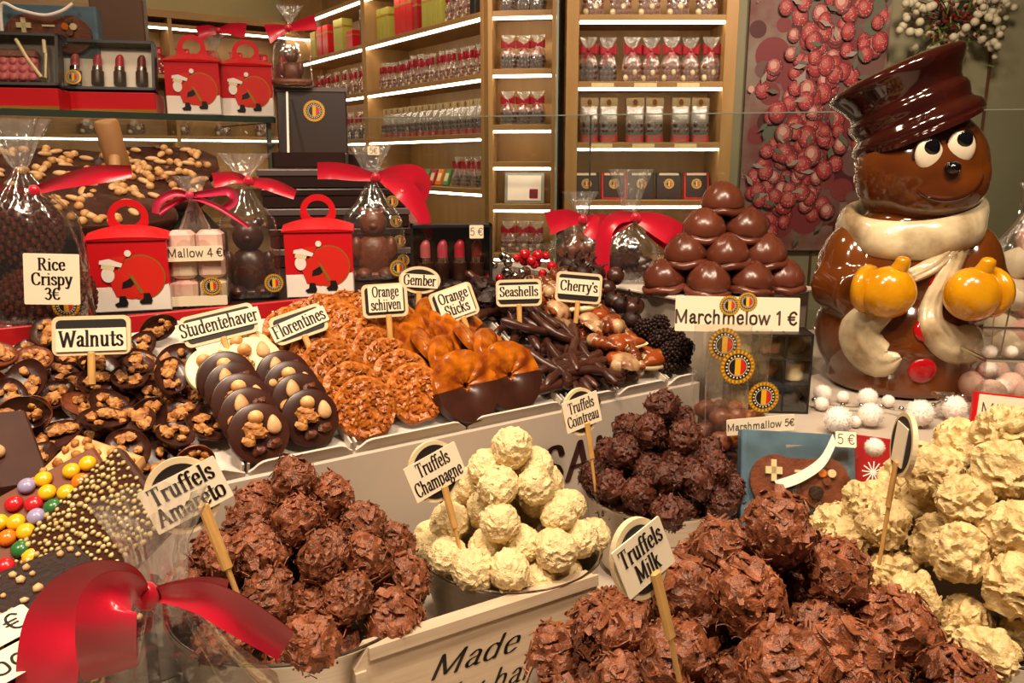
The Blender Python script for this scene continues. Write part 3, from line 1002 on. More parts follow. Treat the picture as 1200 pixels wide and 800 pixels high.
for i in range(150):                                            # soft background of the print
    r = pr.uniform(.04, .10)
    dot(pr.uniform(-PW / 2, PW / 2), pr.uniform(0, PH), r, r, pr.choice((6, 7, 7, 6, 0, 6, 8)), 20)
path = catmull([(0.10, 0, 1.50), (0.06, 0, 1.25), (0.16, 0, 1.10), (-0.10, 0, 0.98), (-0.06, 0, 0.75), (0.04, 0, 0.60), (-0.20, 0, 0.42), (-0.10, 0, 0.25), (-0.26, 0, 0.12)], 10)
for i in range(190):
    c = pr.choice(path)
    x, z = c.x + pr.gauss(0, .12), c.z + pr.gauss(0, .10)
    r = pr.uniform(.034, .052)
    e = pr.uniform(1.0, 1.25)
    red = pr.random() < .68
    dot(x, z, r, r * e, 0)
    dot(x - .04 * r, z + .06 * r, r * .92, r * e * .92, 1 if red else 7)
    dot(x - .10 * r, z + .14 * r, r * .70, r * e * .70, 2 if red else 3)
    dot(x - .16 * r, z + .22 * r, r * .42, r * e * .42, 3 if red else 4, 12)
    for _ in range(30):
        a, q = pr.uniform(0, 6.28), r * math.sqrt(pr.random()) * .92
        k = r * pr.uniform(.03, .08)
        dot(x + q * math.cos(a), z + q * e * math.sin(a), k, k, 4 if q < r * .6 else 5, 5)
for i in range(46):                                            # frosted leaves
    c = pr.choice(path)
    x, z = c.x + pr.gauss(0, .16), c.z + pr.gauss(0, .12)
    a = pr.uniform(0, 6.28)
    L, W = .075, .014
    lp = [(x + p * math.cos(a) - q * math.sin(a), z + p * math.sin(a) + q * math.cos(a)) for p, q in [(0, 0), (L * .4, -W), (L, 0), (L * .4, W)]]
    if max(abs(p[0]) for p in lp) < PW / 2 and 0 < min(p[1] for p in lp) and max(p[1] for p in lp) < PH:
        yy[0] -= 3e-6
        mb.flat(lp, yy[0], pr.choice((5, 8)))
mb.build('printed_berries', pm, t, False)

g0 = atY(1130, 40, 4.45)
t = thing('berry_garland', 'hanging garland of white berries, dark twigs and green tinsel on the olive wall', 'garland', (g0.x, 4.62, g0.z + 0.05))
gr = random.Random(9)
tw = MB()
bw = MB()
bd = MB()
tn = MB()
for i in range(46):
    a = gr.uniform(0, 6.28)
    L = gr.uniform(0.12, 0.36)
    e = Vector((math.cos(a) * L * 0.95, gr.uniform(-0.14, 0.05), math.sin(a) * L * 0.62 + 0.06))
    m = e * 0.5 + Vector((0, -0.02, 0.03))
    tw.tube(catmull([(0, 0, 0.05), m, e], 4), 0.0025, 5)
    for _ in range(3):
        p = e + Vector((gr.uniform(-.04, .04), gr.uniform(-.03, .02), gr.uniform(-.04, .04)))
        bw.ell(p, gr.uniform(0.015, 0.024), 10, 7)
    for _ in range(2):
        bd.ell(m + Vector((gr.uniform(-.05, .05), -0.02, gr.uniform(-.05, .05))), 0.009, 6, 5)
for i in range(60):
    p = Vector((gr.gauss(0, .09), gr.uniform(-.1, 0), gr.gauss(.06, .14)))
    q = p + Vector((gr.uniform(-.05, .05), gr.uniform(-.04, .02), gr.uniform(-.06, .06)))
    tn.tube([p, q], 0.004, 4)
tw.build('twigs', M['twig'], t)
bw.build('white_berries', M['white_berry'], t)['kind'] = 'stuff'
bd.build('dark_berries', M['lip4'], t)['kind'] = 'stuff'
tn.build('tinsel', M['tinsel'], t)['kind'] = 'stuff'

# ------------------------------------------------------------------ the sales counter
CROT = Matrix((Uv, Vv, Vector((0, 0, 1)))).transposed()
CM = Matrix.Translation(O0) @ CROT.to_4x4()
ct = thing('sales_counter', 'stepped white sales counter that carries the chocolates', 'counter', CM)
Z0 = 1.04
MB().loft([[(-1.2, -1.0, z), (0.30, -1.0, z), (0.30, -0.002, z), (-1.2, -0.002, z)] for z in (0.08, Z0)]).build('lower_deck', M['board'], ct, False)
MB().loft([[(-1.2, -0.0, z), (0.30, -0.0, z), (0.30, 0.62, z), (-1.2, 0.62, z)] for z in (0.08, 1.02)]).build('carcass', M['trim'], ct, False)
rp = MB().box(-0.95, 0.292, -0.012, 0.0, Z0, ZE - 0.004, b=0.002).build('riser_panel', M['panel'], ct, False)
for word, hh, x, z in (('CHOCO', 0.045, -0.315, 1.10), ('ARTISANAL', 0.045, 0.058, 1.128)):
    mb = MB()
    lettering(mb, word, hh, x, z, -0.0128, False, 7, 4, 0.07)
    mb.build('brush_lettering', M['brush'], rp, False)
mb = MB()
mb.loft([[(-0.95, 0.0, 1.02), (0.292, 0.0, 1.02), (0.292, 0.235, 1.02), (-0.95, 0.235, 1.02)],
         [(-0.95, 0.0, ZE - 0.008), (0.292, 0.0, ZE - 0.008), (0.292, 0.222, ZE - 0.008 + 0.222 * .4545), (-0.95, 0.222, ZE - 0.008 + 0.222 * .4545)]])
mb.build('sloping_bed', M['panel'], ct, False)
Z3 = 1.322
MB().box(-1.2, 0.292, 0.236, 0.66, 1.02, Z3, b=0.002).build('middle_step', M['darkbox'], ct, False)
MB().box(0.292, 0.42, 0.302, 0.62, 1.02, 1.301, b=0.002).build('middle_step', M['board'], ct, False)
MB().box(-0.72, -0.02, 0.228, 0.2355, Z3 - 0.022, Z3 + 0.012, b=0.001).build('red_edge_strip', M['red_board'], ct, False)
Z4 = 1.385
MB().box(-1.2, -0.12, 0.66, 1.12, 1.02, Z4, b=0.002).build('rear_step', M['darkbox'], ct, False)
MB().box(-0.12, 0.292, 0.66, 0.82, 1.02, 1.30, b=0.002).build('rear_ledge', M['board'], ct, False)
# the right wing
ZP = 1.19
rw = thing('side_counter', 'grey side counter carrying the ceramic figure and white truffles', 'counter', (0, 0, 0))
CP = [(0.305, 0.865), (1.35, 0.865), (1.35, 1.33), (0.462, 1.52), (0.462, 1.182), (0.264, 1.046), (0.264, 0.977), (0.305, 0.977)]
MB().loft([[(x, y, z) for x, y in CP] for z in (Z0 + .0006, ZP - .002)] + [[(x, y, ZP) for x, y in CP]]).build('platform', M['board'], rw, False)
MB().loft([[(x, y, z) for x, y in ((0.812, 0.229), (1.35, 0.6), (1.35, 1.33), (0.462, 1.52), (0.27, 1.46), (0.088, 1.295))] for z in (0.08, Z0)]).build('lower_deck', M['board'], rw, False)
t = thing('riser_stand', 'grey stand under the pyramid of chocolate domes', 'stand', CM)
mb = MB().box(0.315, 0.53, 0.005, 0.29, Z0 + 0.001, 1.312, b=0.003)
mb.build('stand_body', M['board'], t, False)
MB().box(0.305, 0.54, -0.005, 0.30, 1.3125, 1.318, b=0.002).build('stand_top', M['tray'], t, False)

# ------------------------------------------------------------------ sloping trays
trays = [(-0.78, -0.302, 'walnut cups'), (-0.299, -0.196, 'nut-studded discs'), (-0.193, -0.066, 'florentines'), (-0.063, 0.066, 'orange slices'), (0.069, 0.148, 'orange sticks'), (0.151, 0.234, 'chocolate seashells'), (0.237, 0.290, 'chocolate cherries')]
for a, b, nm in trays:
    w = b - a
    t = thing('sweet_tray', 'white sloping tray holding the %s' % nm, 'tray', Matrix.Translation(TR(a, 0)) @ TROT.to_4x4())
    MB().box(0, w, -0.004, 0.236, -0.004, 0.0).build('tray_base', M['tray'], t, False)
    mb = MB()
    n = 24
    prof = []
    for i in range(n + 1):
        x = w * i / n
        e = min(x, w - x)
        prof.append((x, 0.013 - 0.010 * math.exp(-(e / 0.008) ** 2)))
    mb.loft([[(x, -0.008, -0.006), (x, -0.004, -0.006), (x, -0.006, h), (x, -0.0085, h)] for x, h in prof])
    mb.build('front_lip', M['tray'], t, False)
    for x in (0.0, w - 0.002):
        MB().box(x, x + 0.002, -0.004, 0.236, 0, 0.010).build('side_lip', M['tray'], t, False)


# ------------------------------------------------------------------ sweets
def blob(mb, c, r, seed, mi=0, amp=0.25, n=2, f=1.6):
    vs, fs = ico(n)
    o = Vector((seed * 3.7, seed * 1.3, seed * 2.1))
    if not hasattr(r, '__len__'):
        r = (r, r, r)
    out = []
    for v in vs:
        k = 1 + amp * noise.noise(v * f + o)
        out.append((c[0] + v.x * r[0] * k, c[1] + v.y * r[1] * k, c[2] + v.z * r[2] * k))
    mb.add(out, fs, mi)


def walnut_bits(mb, cx, cy, z, r, n, seed, mi=0, sx=1.0):
    rr = random.Random(seed)
    for i in range(n):
        a, q = rr.uniform(0, 6.28), r * math.sqrt(rr.random())
        s = rr.uniform(0.003, 0.0055)
        blob(mb, (cx + q * math.cos(a) * sx, cy + q * math.sin(a), z + 0.004 * (1 - q / r) + rr.uniform(0, .002)), (s * rr.uniform(.9, 1.5), s, s * 0.8), rr.random() * 50, mi, 0.55, 2, 2.2)


def lens(L, W, n=28, p=1.35):
    P = []
    for j in range(n):
        t = 2 * PI * j / n
        c, s = math.cos(t), math.sin(t)
        P.append((L * c, W * math.copysign(abs(s) ** p, s)))
    return P


def walnut_cup(v):
    t = thing('walnut_cup', 'cup', 'chocolate')
    L, W, p = ((0.027, 0.019, 1.35), (0.022, 0.021, 1.0), (0.026, 0.021, 1.2))[v]
    mb = MB()
    rings = []
    for sc, z in ((0.30, 0.0), (0.62, 0.003), (0.88, 0.009), (1.0, 0.0145), (0.97, 0.0155), (0.90, 0.0135), (0.6, 0.0115), (0.1, 0.011)):
        ring = []
        for j, (x, y) in enumerate(lens(L, W, 36, p)):
            k = 1 + (0.045 if j % 4 < 2 else -0.03) * (1 if z < 0.0145 and sc > 0.4 else 0)
            ring.append((x * sc * k, y * sc * k, z))
        rings.append(ring)
    mb.loft(rings)
    mb.build('shell', (M['milk'] if v == 1 else M['dark']), t, sharp=50)
    f = MB()
    walnut_bits(f, 0, 0, 0.013, W * 0.62, 16, 11 + v, 0, L / W)
    f.build('walnut_filling', M['walnut'], t)
    return t


cups = [Proto(walnut_cup(v)) for v in range(3)]
rs = random.Random(21)
cnt = 0
for layer in range(2):
    sp = 0.0335
    for iw in range(8 if layer == 0 else 7):
        for iS in range(14 if layer == 0 else 13):
            s = -0.745 + iS * sp + (sp / 2 if (iw + layer) % 2 else 0) + rs.uniform(-.006, .006)
            w = 0.017 + iw * 0.0295 + layer * 0.012 + rs.uniform(-.006, .006)
            if s > -0.318 or w > 0.222 or s < -0.70:
                continue
            if layer == 1 and rs.random() < 0.35:
                continue
            P = TR(s, w, 0.002 + layer * 0.016 + rs.uniform(0, .004))
            tx, ty = rs.uniform(-.2, .45), rs.uniform(-.35, .35)
            if rs.random() < 0.14:
                tx += 1.0
                P += TN * 0.012
            v = rs.choice((0, 0, 0, 1, 2, 2))
            m = Matrix.Translation(P) @ TROT.to_4x4() @ Euler((tx, ty, 0)).to_matrix().to_4x4() @ Matrix.Rotation(rs.uniform(0, 6.28), 4, 'Z') @ Matrix.Diagonal((*[rs.uniform(0.74, 0.92)] * 3, 1))
            cups[v].put(m, ('milk round chocolate cup filled with walnut bits on the walnut tray', 'dark chocolate boat filled with walnut bits on the walnut tray')[0 if v == 1 else 1], 'walnut cups on the tray')


def disc_frame(px, py, th, lift, yaw=0.0, sc=1.0):
    return Matrix.Translation(tray_px(px, py, lift)) @ TROT.to_4x4() @ Matrix.Rotation(yaw, 4, 'Z') @ Matrix.Rotation(R(th), 4, 'X') @ Matrix.Diagonal((sc, sc, sc, 1))


def coin(r, h, e=0.0025):
    return [(0.2 * r, 0), (r - e, 0), (r - e * .3, e * .4), (r, h / 2), (r - e * .3, h - e * .4), (r - e, h), (r * 0.5, h * 0.93), (0.1 * r, h * 0.9)]


def mendiant(v):
    t = thing('nut_disc', 'disc', 'chocolate')
    base = M['cream_choc'] if v == 2 else M['dark']
    MB().lathe(coin(0.0295, 0.0075), 40).build('chocolate_disc', base, t)
    a = (0.4, 2.0, 0.9)[v]

    def pos(k, q=0.0155):
        return (q * math.cos(a + k), q * math.sin(a + k), 0.0085)
    m = MB()
    x, y, z = pos(0)
    m.ell((x, y, z), (0.0068, 0.0095, 0.004), 14, 10, fn=lambda p: Vector((p.x * (1 - 0.35 * p.y), p.y, p.z)))
    m.build('almond', M['almond'], t)
    m = MB()
    x, y, z = pos(1.3)
    m.ell((x, y, z + .001), (0.0075, 0.007, 0.006), 12, 9)
    m.build('hazelnut', M['hazel'], t)
    m = MB()
    x, y, z = pos(2.9, 0.007 if v == 0 else 0.013)
    walnut_bits(m, x, y, z + .0005, 0.0085, 9, 5 + v)
    m.build('walnut', M['walnut'], t)
    for k in (4.1, 5.1):
        m = MB()
        x, y, z = pos(k, 0.017)
        blob(m, (x, y, z), (0.0065, 0.0048, 0.0035), k * 9, 0, 0.6, 2, 2.5)
        m.build('raisin', M['raisin'], t)
    return t


men = [Proto(mendiant(v)) for v in range(3)]
rowA = [(302, 508), (291, 489), (282, 472), (273, 458), (265, 446), (252, 438)]
rowB = [(362, 490), (350, 471), (340, 456), (331, 444), (298, 426), (290, 416)]
for nm, row, nd in (('left', rowA, 5), ('right', rowB, 4)):
    for i, (x, y) in enumerate(row):
        wh = i >= nd
        men[2 if wh else i % 2].put(disc_frame(x, y, 46 if not wh else 24, 0.024 + (0.003 * i if not wh else 0.010), 0.12 * math.sin(i * 3), 0.98),
                                    '%s chocolate disc with nuts, %s in the %s disc row' % ('cream white' if wh else 'dark', 'frontmost' if i == 0 else '%s from the front' % ORD[i], nm), 'nut-studded discs')


def florentine(seed):
    t = thing('florentine', 'florentine', 'biscuit')
    MB().lathe(coin(0.031, 0.004), 36).build('chocolate_base', M['dark'], t)
    mb = MB()
    rr = random.Random(seed)
    n, mrings = 40, 10
    rings = []
    for i in range(mrings + 1):
        q = 1 - i / mrings
        ring = []
        for j in range(n):
            a = 2 * PI * j / n
            e = 1 + 0.07 * noise.noise(Vector((math.cos(a) * 2, math.sin(a) * 2, seed * 7)))
            r = 0.0315 * q * e + 0.0003
            x, y = r * math.cos(a), r * math.sin(a)
            z = (0.0035 if i == 0 else 0.0068 + 0.0032 * noise.noise(Vector((x * 170, y * 170, seed))) + 0.002 * noise.noise(Vector((x * 420, y * 420, seed))))
            ring.append((x, y, z))
        rings.append(ring)
    mb.loft(rings)
    for _ in range(110):
        a, q = rr.uniform(0, 6.28), 0.029 * math.sqrt(rr.random())
        mx = MX((q * math.cos(a), q * math.sin(a), 0.0072), (rr.uniform(-.35, .35), rr.uniform(-.35, .35), rr.uniform(0, 6.28)))
        L, W = rr.uniform(.002, .0042), rr.uniform(.0012, .0024)
        mb.loft([[(-L, 0, 0), (0, -W, .0005), (L, 0, 0), (0, W, .0005)], [(-L, 0, .001), (0, -W, .0018), (L, 0, .001), (0, W, .0018)]], 0, mx)
    mb.build('caramel_top', M['caramel'], t, sharp=30)
    return t


flo = [Proto(florentine(v)) for v in range(3)]
frow = [[(427, 478), (412, 460), (399, 445), (386, 432), (374, 420), (362, 409), (350, 401), (340, 394)],
        [(486, 461), (470, 444), (455, 430), (441, 417), (428, 406), (415, 396), (402, 388), (391, 381), (381, 376)]]
for nm, row in zip(('left', 'right'), frow):
    for i, (x, y) in enumerate(row):
        flo[i % 3].put(disc_frame(x, y, 44, 0.026, 0.2 * math.sin(i * 5 + len(nm)), 1.04),
                       'round caramel florentine, %s in the %s row of the florentine tray' % ('frontmost' if i == 0 else '%s from the front' % ORD[i], nm), 'florentines')
for i in range(5):
    flo[i % 3].put(Matrix.Translation(TR(-0.165 + 0.022 * (i % 5) + rs.uniform(-.006, .006), 0.205 + 0.012 * (i // 3), 0.012)) @ TROT.to_4x4() @ Euler((R(6 + rs.uniform(-6, 6)), rs.uniform(-.3, .3), 0)).to_matrix().to_4x4(),
                   'crumbly florentine lying loose on top of the two florentine rows', 'loose florentines')


def orange_slice(v):
    t = thing('orange_slice', 'slice', 'candied orange')
    r, h = 0.034, 0.012
    n = 44
    pf = [(0.003, 0.003), (0.006, 0.001), (r * .8, 0), (r * .97, 0.002), (r, h * .5), (r * .96, h - .0015), (r * .8, h), (0.008, h - .001), (0.003, h - .004)]
    mb = MB()
    rings = [[(q * math.cos(2 * PI * j / n) * (1 + .02 * math.sin(3 * 2 * PI * j / n + v)), q * math.sin(2 * PI * j / n), z + (0.0009 * math.cos(10 * 2 * PI * j / n) if h * .6 < z else 0)) for j in range(n)] for q, z in pf]
    rings.append(rings[0])
    mb.loft(rings, cap0=False, cap1=False)
    mb.build('orange_flesh', M['orange'], t)
    mb = MB()
    pf2 = [(0.0035, 0.002), (0.006, -.001), (r * .8, -0.0015), (r * .99, 0.001), (r + .0018, h * .5), (r * .98, h + .001), (r * .8, h + .0022), (0.008, h + .001), (0.0035, h - .003)]
    secs = []
    a0 = R(-178 + (0, 6, -8)[v])
    for j in range(25):
        a = a0 + R(178) * j / 24
        secs.append([(q * math.cos(a), q * math.sin(a) - 0.001, z) for q, z in pf2])
    mb.loft(secs)
    mb.build('chocolate_dip', M['dark'], t)
    return t


ora = [Proto(orange_slice(v)) for v in range(3)]
orow = [[(541, 453), (523, 433), (508, 418), (494, 406), (481, 396), (469, 389)],
        [(592, 441), (574, 423), (557, 409), (541, 398), (526, 390), (512, 384)]]
for nm, row in zip(('left', 'right'), orow):
    for i, (x, y) in enumerate(row):
        ora[i % 3].put(disc_frame(x, y, 44 if i < 2 else 34, 0.026, (0.05, -0.08, 0.5, -0.4)[i % 4] + (0 if i < 1 else 1.0), 1.2 if i < 1 else 1.16),
                       'half-dipped candied orange slice, %s in the %s row of the orange tray' % ('frontmost' if i == 0 else '%s from the front' % ORD[i], nm), 'candied orange slices')


def stick(v):
    rr = random.Random(v + 40)
    L = 0.036 + 0.008 * v
    P = [(-L, 0, 0.005), (-L * .4, 0.004 * rr.uniform(-1, 1), .006), (L * .35, rr.uniform(-.012, .012), .006), (L, rr.uniform(-.03, .03), .006)]
    P = catmull(P, 5)
    rad = [0.0062 * (0.9 + 0.12 * math.sin(i * 2.1 + v)) for i in range(len(P))]
    rad[0] = rad[-1] = 0.0022
    t = MB().tube(P, rad, 10).build('orange_stick', M['dark'], None)
    return tag(t, 'dark chocolate dipped orange peel stick in the stick tray', 'chocolate', 'orange sticks in the tray')


stk = [Proto(stick(v)) for v in range(4)]
for i in range(52):
    s, w = rs.uniform(0.082, 0.138), rs.uniform(0.02, 0.225)
    if i < 10:
        w = rs.uniform(0.012, 0.05)
    P = TR(s, w, 0.001 + 0.009 * (i % 3))
    stk[i % 4].put(Matrix.Translation(P) @ TROT.to_4x4() @ Euler((rs.uniform(-.15, .2), rs.uniform(-.15, .15), 0)).to_matrix().to_4x4() @ Matrix.Rotation(rs.gauss(1.2, 0.8), 4, 'Z') @ Matrix.Scale(rs.uniform(.8, 1.15), 4),
                   'dark chocolate dipped orange peel stick in the stick tray', 'orange sticks in the tray')


def ginger(v):
    mb = MB()
    blob(mb, (0, 0, 0.008), (0.017, 0.009, 0.008), v * 8 + 3, 0, 0.7, 3, 1.7)
    return tag(mb.build('ginger_piece', M['black_choc'], None), 'x', 'chocolate')


gin = [Proto(ginger(v)) for v in range(3)]
for i in range(22):
    P = TR(rs.uniform(0.035, 0.10), rs.uniform(0.17, 0.23), 0.006 + 0.010 * (i % 3))
    if i > 15:
        P = TR(rs.uniform(-0.02, 0.05), rs.uniform(0.20, 0.232), 0.006 + 0.010 * (i % 2))
    gin[i % 3].put(Matrix.Translation(P) @ TROT.to_4x4() @ Euler((rs.uniform(-.5, .5), rs.uniform(-.5, .5), rs.uniform(0, 6.28))).to_matrix().to_4x4(),
                   'dark chocolate ginger chunk piled behind the orange slices', 'ginger chunks')


def seashell(v):
    t = thing('chocolate_seashell', 'shell', 'chocolate')
    mb = MB()
    if v == 0:                                        # whelk
        n, m_ = 18, 26
        rings = []
        for i in range(m_ + 1):
            q = i / m_
            r = 0.0105 * (math.sin(PI * min(1, q * 1.25 + .1)) ** .7 if q < .55 else (1 - q) / .45 * 0.95) + .0006
            r *= 1 + 0.10 * math.sin(q * 30)
            x = -0.022 + 0.046 * q
            rings.append([(x + 0.002 * math.sin(2 * PI * j / n), r * math.cos(2 * PI * j / n), 0.009 + r * math.sin(2 * PI * j / n) * .9) for j in range(n)])
        mb.loft(rings)
        mb.build('whelk_body', M['shell_b'], t)
        mb = MB()
        mb.ell((-0.014, -0.001, 0.0105), (0.011, 0.0095, 0.0098), 14, 9)
        mb.build('whelk_mouth', M['shell_w'], t)
    elif v == 1:                                      # mussel halves
        f = lambda p: Vector((p.x, p.y * (1 - 0.5 * p.x) * 0.9, p.z * (1 - .3 * p.x)))
        mb.ell((0, 0, 0.009), (0.024, 0.0125, 0.010), 20, 12, fn=f)
        mb.build('upper_half', M['shell_m'], t)
        mb = MB()
        mb.ell((0.002, 0.001, 0.0062), (0.0248, 0.0142, 0.0062), 20, 10, fn=f)
        mb.build('lower_half', M['cream_choc'], t)
    else:                                             # ridged scallop
        n, m_ = 40, 8
        rings = []
        for i in range(m_ + 1):
            q = i / m_
            ring = []
            for j in range(n):
                a = 2 * PI * j / n
                r = 0.0175 * math.cos(q * PI / 2) * (1 + .06 * math.cos(11 * a) * (1 - q)) * (1 - 0.16 * math.cos(a - PI))
                ring.append((r * math.cos(a) - 0.003 * (1 - q), r * math.sin(a), 0.002 + 0.011 * math.sin(q * PI / 2)))
            rings.append(ring)
        mb.loft(rings)
        mb.build('scallop_body', M['shell_w'], t)
        mb = MB()
        mb.box(-0.022, -0.013, -0.006, 0.006, 0.001, 0.007, b=.002)
        mb.build('scallop_hinge', M['shell_b'], t)
    return t


she = [Proto(seashell(v)) for v in range(3)]
sl = ('marbled brown and cream whelk-shaped chocolate', 'two-tone mussel-shaped chocolate', 'cream ridged scallop-shaped chocolate')
for i in range(78):
    s, w = rs.uniform(0.160, 0.226), rs.uniform(0.015, 0.22)
    s += 0.012 * (w > 0.12) * rs.uniform(-1, 1)
    lay = (i % 3)
    P = TR(s, w, 0.003 + 0.012 * lay)
    v = rs.choice((0, 0, 1, 1, 2))
    she[v].put(Matrix.Translation(P) @ TROT.to_4x4() @ Euler((rs.uniform(-.7, .7), rs.uniform(-.5, .5), 0)).to_matrix().to_4x4() @ Matrix.Rotation(rs.uniform(0, 6.28), 4, 'Z') @ Matrix.Scale(rs.uniform(.85, 1.12), 4),
               sl[v] + ' in the seashell tray', 'chocolate seashells in the tray')


def cherry(v):
    t = thing('chocolate_cherry', 'cherry', 'chocolate')
    mb = MB()
    mb.ell((0, 0, 0.012), (0.0135, 0.0135, 0.0125), 18, 12)
    mb.build('chocolate_ball', M['dark'] if v else M['black_choc'], t)
    MB().tube(catmull([(0, 0, .024), (.001, .001, .028), (.004, .0, .032)], 3), 0.0014, 6).build('stem_tip', M['black_choc'], t)
    return t


def bramble(v):
    mb = MB()
    rr = random.Random(v)
    mb.ell((0, 0, 0.014), 0.012, 12, 8)
    for i in range(70):
        z = 1 - 2 * (i + .5) / 70
        a = i * 2.399
        q = math.sqrt(1 - z * z)
        mb.ell((0.0125 * q * math.cos(a), 0.0125 * q * math.sin(a), 0.0145 + 0.0125 * z), rr.uniform(.0018, .0034), 6, 5)
    return tag(mb.build('crispy_ball', M['black_choc'], None), 'x', 'chocolate')


che = [Proto(cherry(v)) for v in range(2)]
bra = Proto(bramble(1))
for i in range(40):
    s, w = rs.uniform(0.248, 0.282), rs.uniform(0.09, 0.225)
    if i % 3 == 2:
        s = rs.uniform(0.20, 0.28)
        w = rs.uniform(0.19, 0.228)
    P = TR(s, w, 0.004 + 0.015 * (i % 3))
    che[i % 2].put(Matrix.Translation(P) @ TROT.to_4x4() @ Euler((rs.uniform(-.5, .5), rs.uniform(-.5, .5), rs.uniform(0, 6))).to_matrix().to_4x4(),
                   'round dark chocolate cherry in the cherry tray', 'chocolate cherries in the tray')
for i in range(13):
    s, w = 0.250 + 0.026 * (i % 2) + rs.uniform(-.004, .004), 0.018 + 0.026 * (i // 4) + rs.uniform(-.005, .005)
    bra.put(Matrix.Translation(TR(s, w, 0.002 + 0.018 * ((i // 2) % 2))) @ TROT.to_4x4() @ Euler((0, 0, rs.uniform(0, 6))).to_matrix().to_4x4(),
            'bumpy black chocolate ball at the front of the cherry tray', 'crispy black balls')

# ------------------------------------------------------------------ truffles heaped in steel bowls


def flake(mb, n, r, L, W, lift, rr, mi=0, curl=1.0, tl=0.4):
    n = Vector(n)
    t = n.cross(Vector((rr.uniform(-1, 1), rr.uniform(-1, 1), rr.uniform(-1, 1)))).normalized()
    nn = (n + tl * Vector((rr.uniform(-1, 1), rr.uniform(-1, 1), rr.uniform(-1, 1)))).normalized()
    t = (t - nn * t.dot(nn)).normalized()
    b = nn.cross(t)
    c = n * r * lift
    k = rr.uniform(-0.3, 0.9) * curl
    vs = []
    m_ = 4
    th = nn * (0.028 * r)
    for i in range(m_ + 1):
        u = 2 * i / m_ - 1
        w = W * (1 - 0.35 * u * u) * rr.uniform(0.75, 1.1)
        z = nn * (k * L * (u * u * 0.5))
        p = c + t * (u * L) + z
        vs += [p - b * w, p + b * w]
    q = len(vs)
    vs += [v - th for v in vs]
    fs = []
    for i in range(m_):
        a = 2 * i
        fs += [(a, a + 2, a + 3, a + 1), (q + a + 1, q + a + 3, q + a + 2, q + a), (a, q + a, q + a + 2, a + 2), (a + 1, a + 3, q + a + 3, q + a + 1)]
    e = 2 * m_
    fs += [(0, 1, q + 1, q), (e, q + e, q + e + 1, e + 1)]
    mb.add(vs, fs, mi)


def truffle_mesh(name, kind, seed):
    rr = random.Random(seed * 31 + 5)
    mb = MB()
    vs, fs = ico(5 if kind in ('white', 'ivory') else 4)
    o = Vector((seed * 11.3, seed * 5.1, seed * 2.7))

    def body(v):
        if kind == 'white':
            return 0.90 + 0.10 * noise.noise(v * 1.3 + o) + 0.09 * (1 - 2 * abs(noise.noise(v * 2.4 + o))) + 0.06 * noise.noise(v * 6 + o) + 0.045 * noise.noise(v * 15 + o)
        if kind == 'ivory':
            w = v + 0.35 * Vector((noise.noise(v * 1.7 + o), noise.noise(v * 1.7 - o), noise.noise(v * 1.9 + o * 2)))
            return 0.84 + 0.24 * noise.noise(v * 1.1 + o) + 0.20 * (1 - 2.2 * abs(noise.noise(w * 2.3 + o))) + 0.05 * noise.noise(v * 8 + o) + 0.02 * noise.noise(v * 18 + o)
        w = v + 0.3 * Vector((noise.noise(v * 2 + o), noise.noise(v * 2 - o), noise.noise(v * 2.2 + o * 2)))
        return 0.84 + 0.24 * noise.noise(v * 1.25 + o) + 0.17 * (1 - 2 * abs(noise.noise(w * 2.8 + o))) + 0.12 * noise.noise(w * 7.0 + o)
    mb.add([v * body(v) for v in vs], fs)
    num = {'milk': 170, 'dark': 190, 'big': 210, 'white': 10, 'ivory': 14}[kind]
    for i in range(num):
        z = 1 - 2 * (i + rr.random()) / num
        a = rr.uniform(0, 6.28)
        q = math.sqrt(max(0, 1 - z * z))
        n = Vector((q * math.cos(a), q * math.sin(a), z))
        k = body(n)
        if kind in ('white', 'ivory'):
            flake(mb, n, 1.0, rr.uniform(.08, .2), rr.uniform(.05, .11), k * rr.uniform(1.0, 1.05), rr, 0, 0.4)
        elif rr.random() < 0.10:
            flake(mb, n, 1.0, rr.uniform(.22, .36), rr.uniform(.10, .2), k * rr.uniform(1.0, 1.06), rr, 0, 0.6)
        else:
            flake(mb, n, 1.0, rr.uniform(.09, .24), rr.uniform(.03, .085), k * rr.uniform(.97, 1.07), rr)
    m = {'milk': 'milk_light', 'big': 'milk_light', 'dark': 'dark_flake', 'white': 'white_choc', 'ivory': 'ivory_choc'}[kind]
    return mb.mesh(name, M[m], True, 38)


BOWLS = {}


def bowl(name, label, loc, r, h, rb=0.74):
    t = thing(name, label, 'bowl', loc)
    pf = [(r * rb * .3, 0.0), (r * rb, 0.0), (r * (rb + 0.10), h * .15), (r * .95, h * .6), (r * 0.99, h * .93), (r * 1.02, h * .985), (r * 1.025, h), (r * 1.0, h * 1.005), (r * .97, h * .95), (r * .93, h * .6), (r * rb, h * .05), (r * .2, h * .04)]
    MB().lathe(pf, 72).build('bowl_wall', M['steel'], t, sharp=50)
    mb = MB()
    n = 72
    mb.loft([[((r * 1.022 + 0.0016 * math.cos(2 * PI * j / 8)) * math.cos(2 * PI * i / n), (r * 1.022 + 0.0016 * math.cos(2 * PI * j / 8)) * math.sin(2 * PI * i / n), h + 0.0016 * math.sin(2 * PI * j / 8)) for j in range(8)] for i in range(n)] +
            [[((r * 1.022 + 0.0016 * math.cos(2 * PI * j / 8)), 0, h + 0.0016 * math.sin(2 * PI * j / 8)) for j in range(8)]], cap0=False, cap1=False)
    mb.build('rolled_rim', M['silver'], t)
    return t


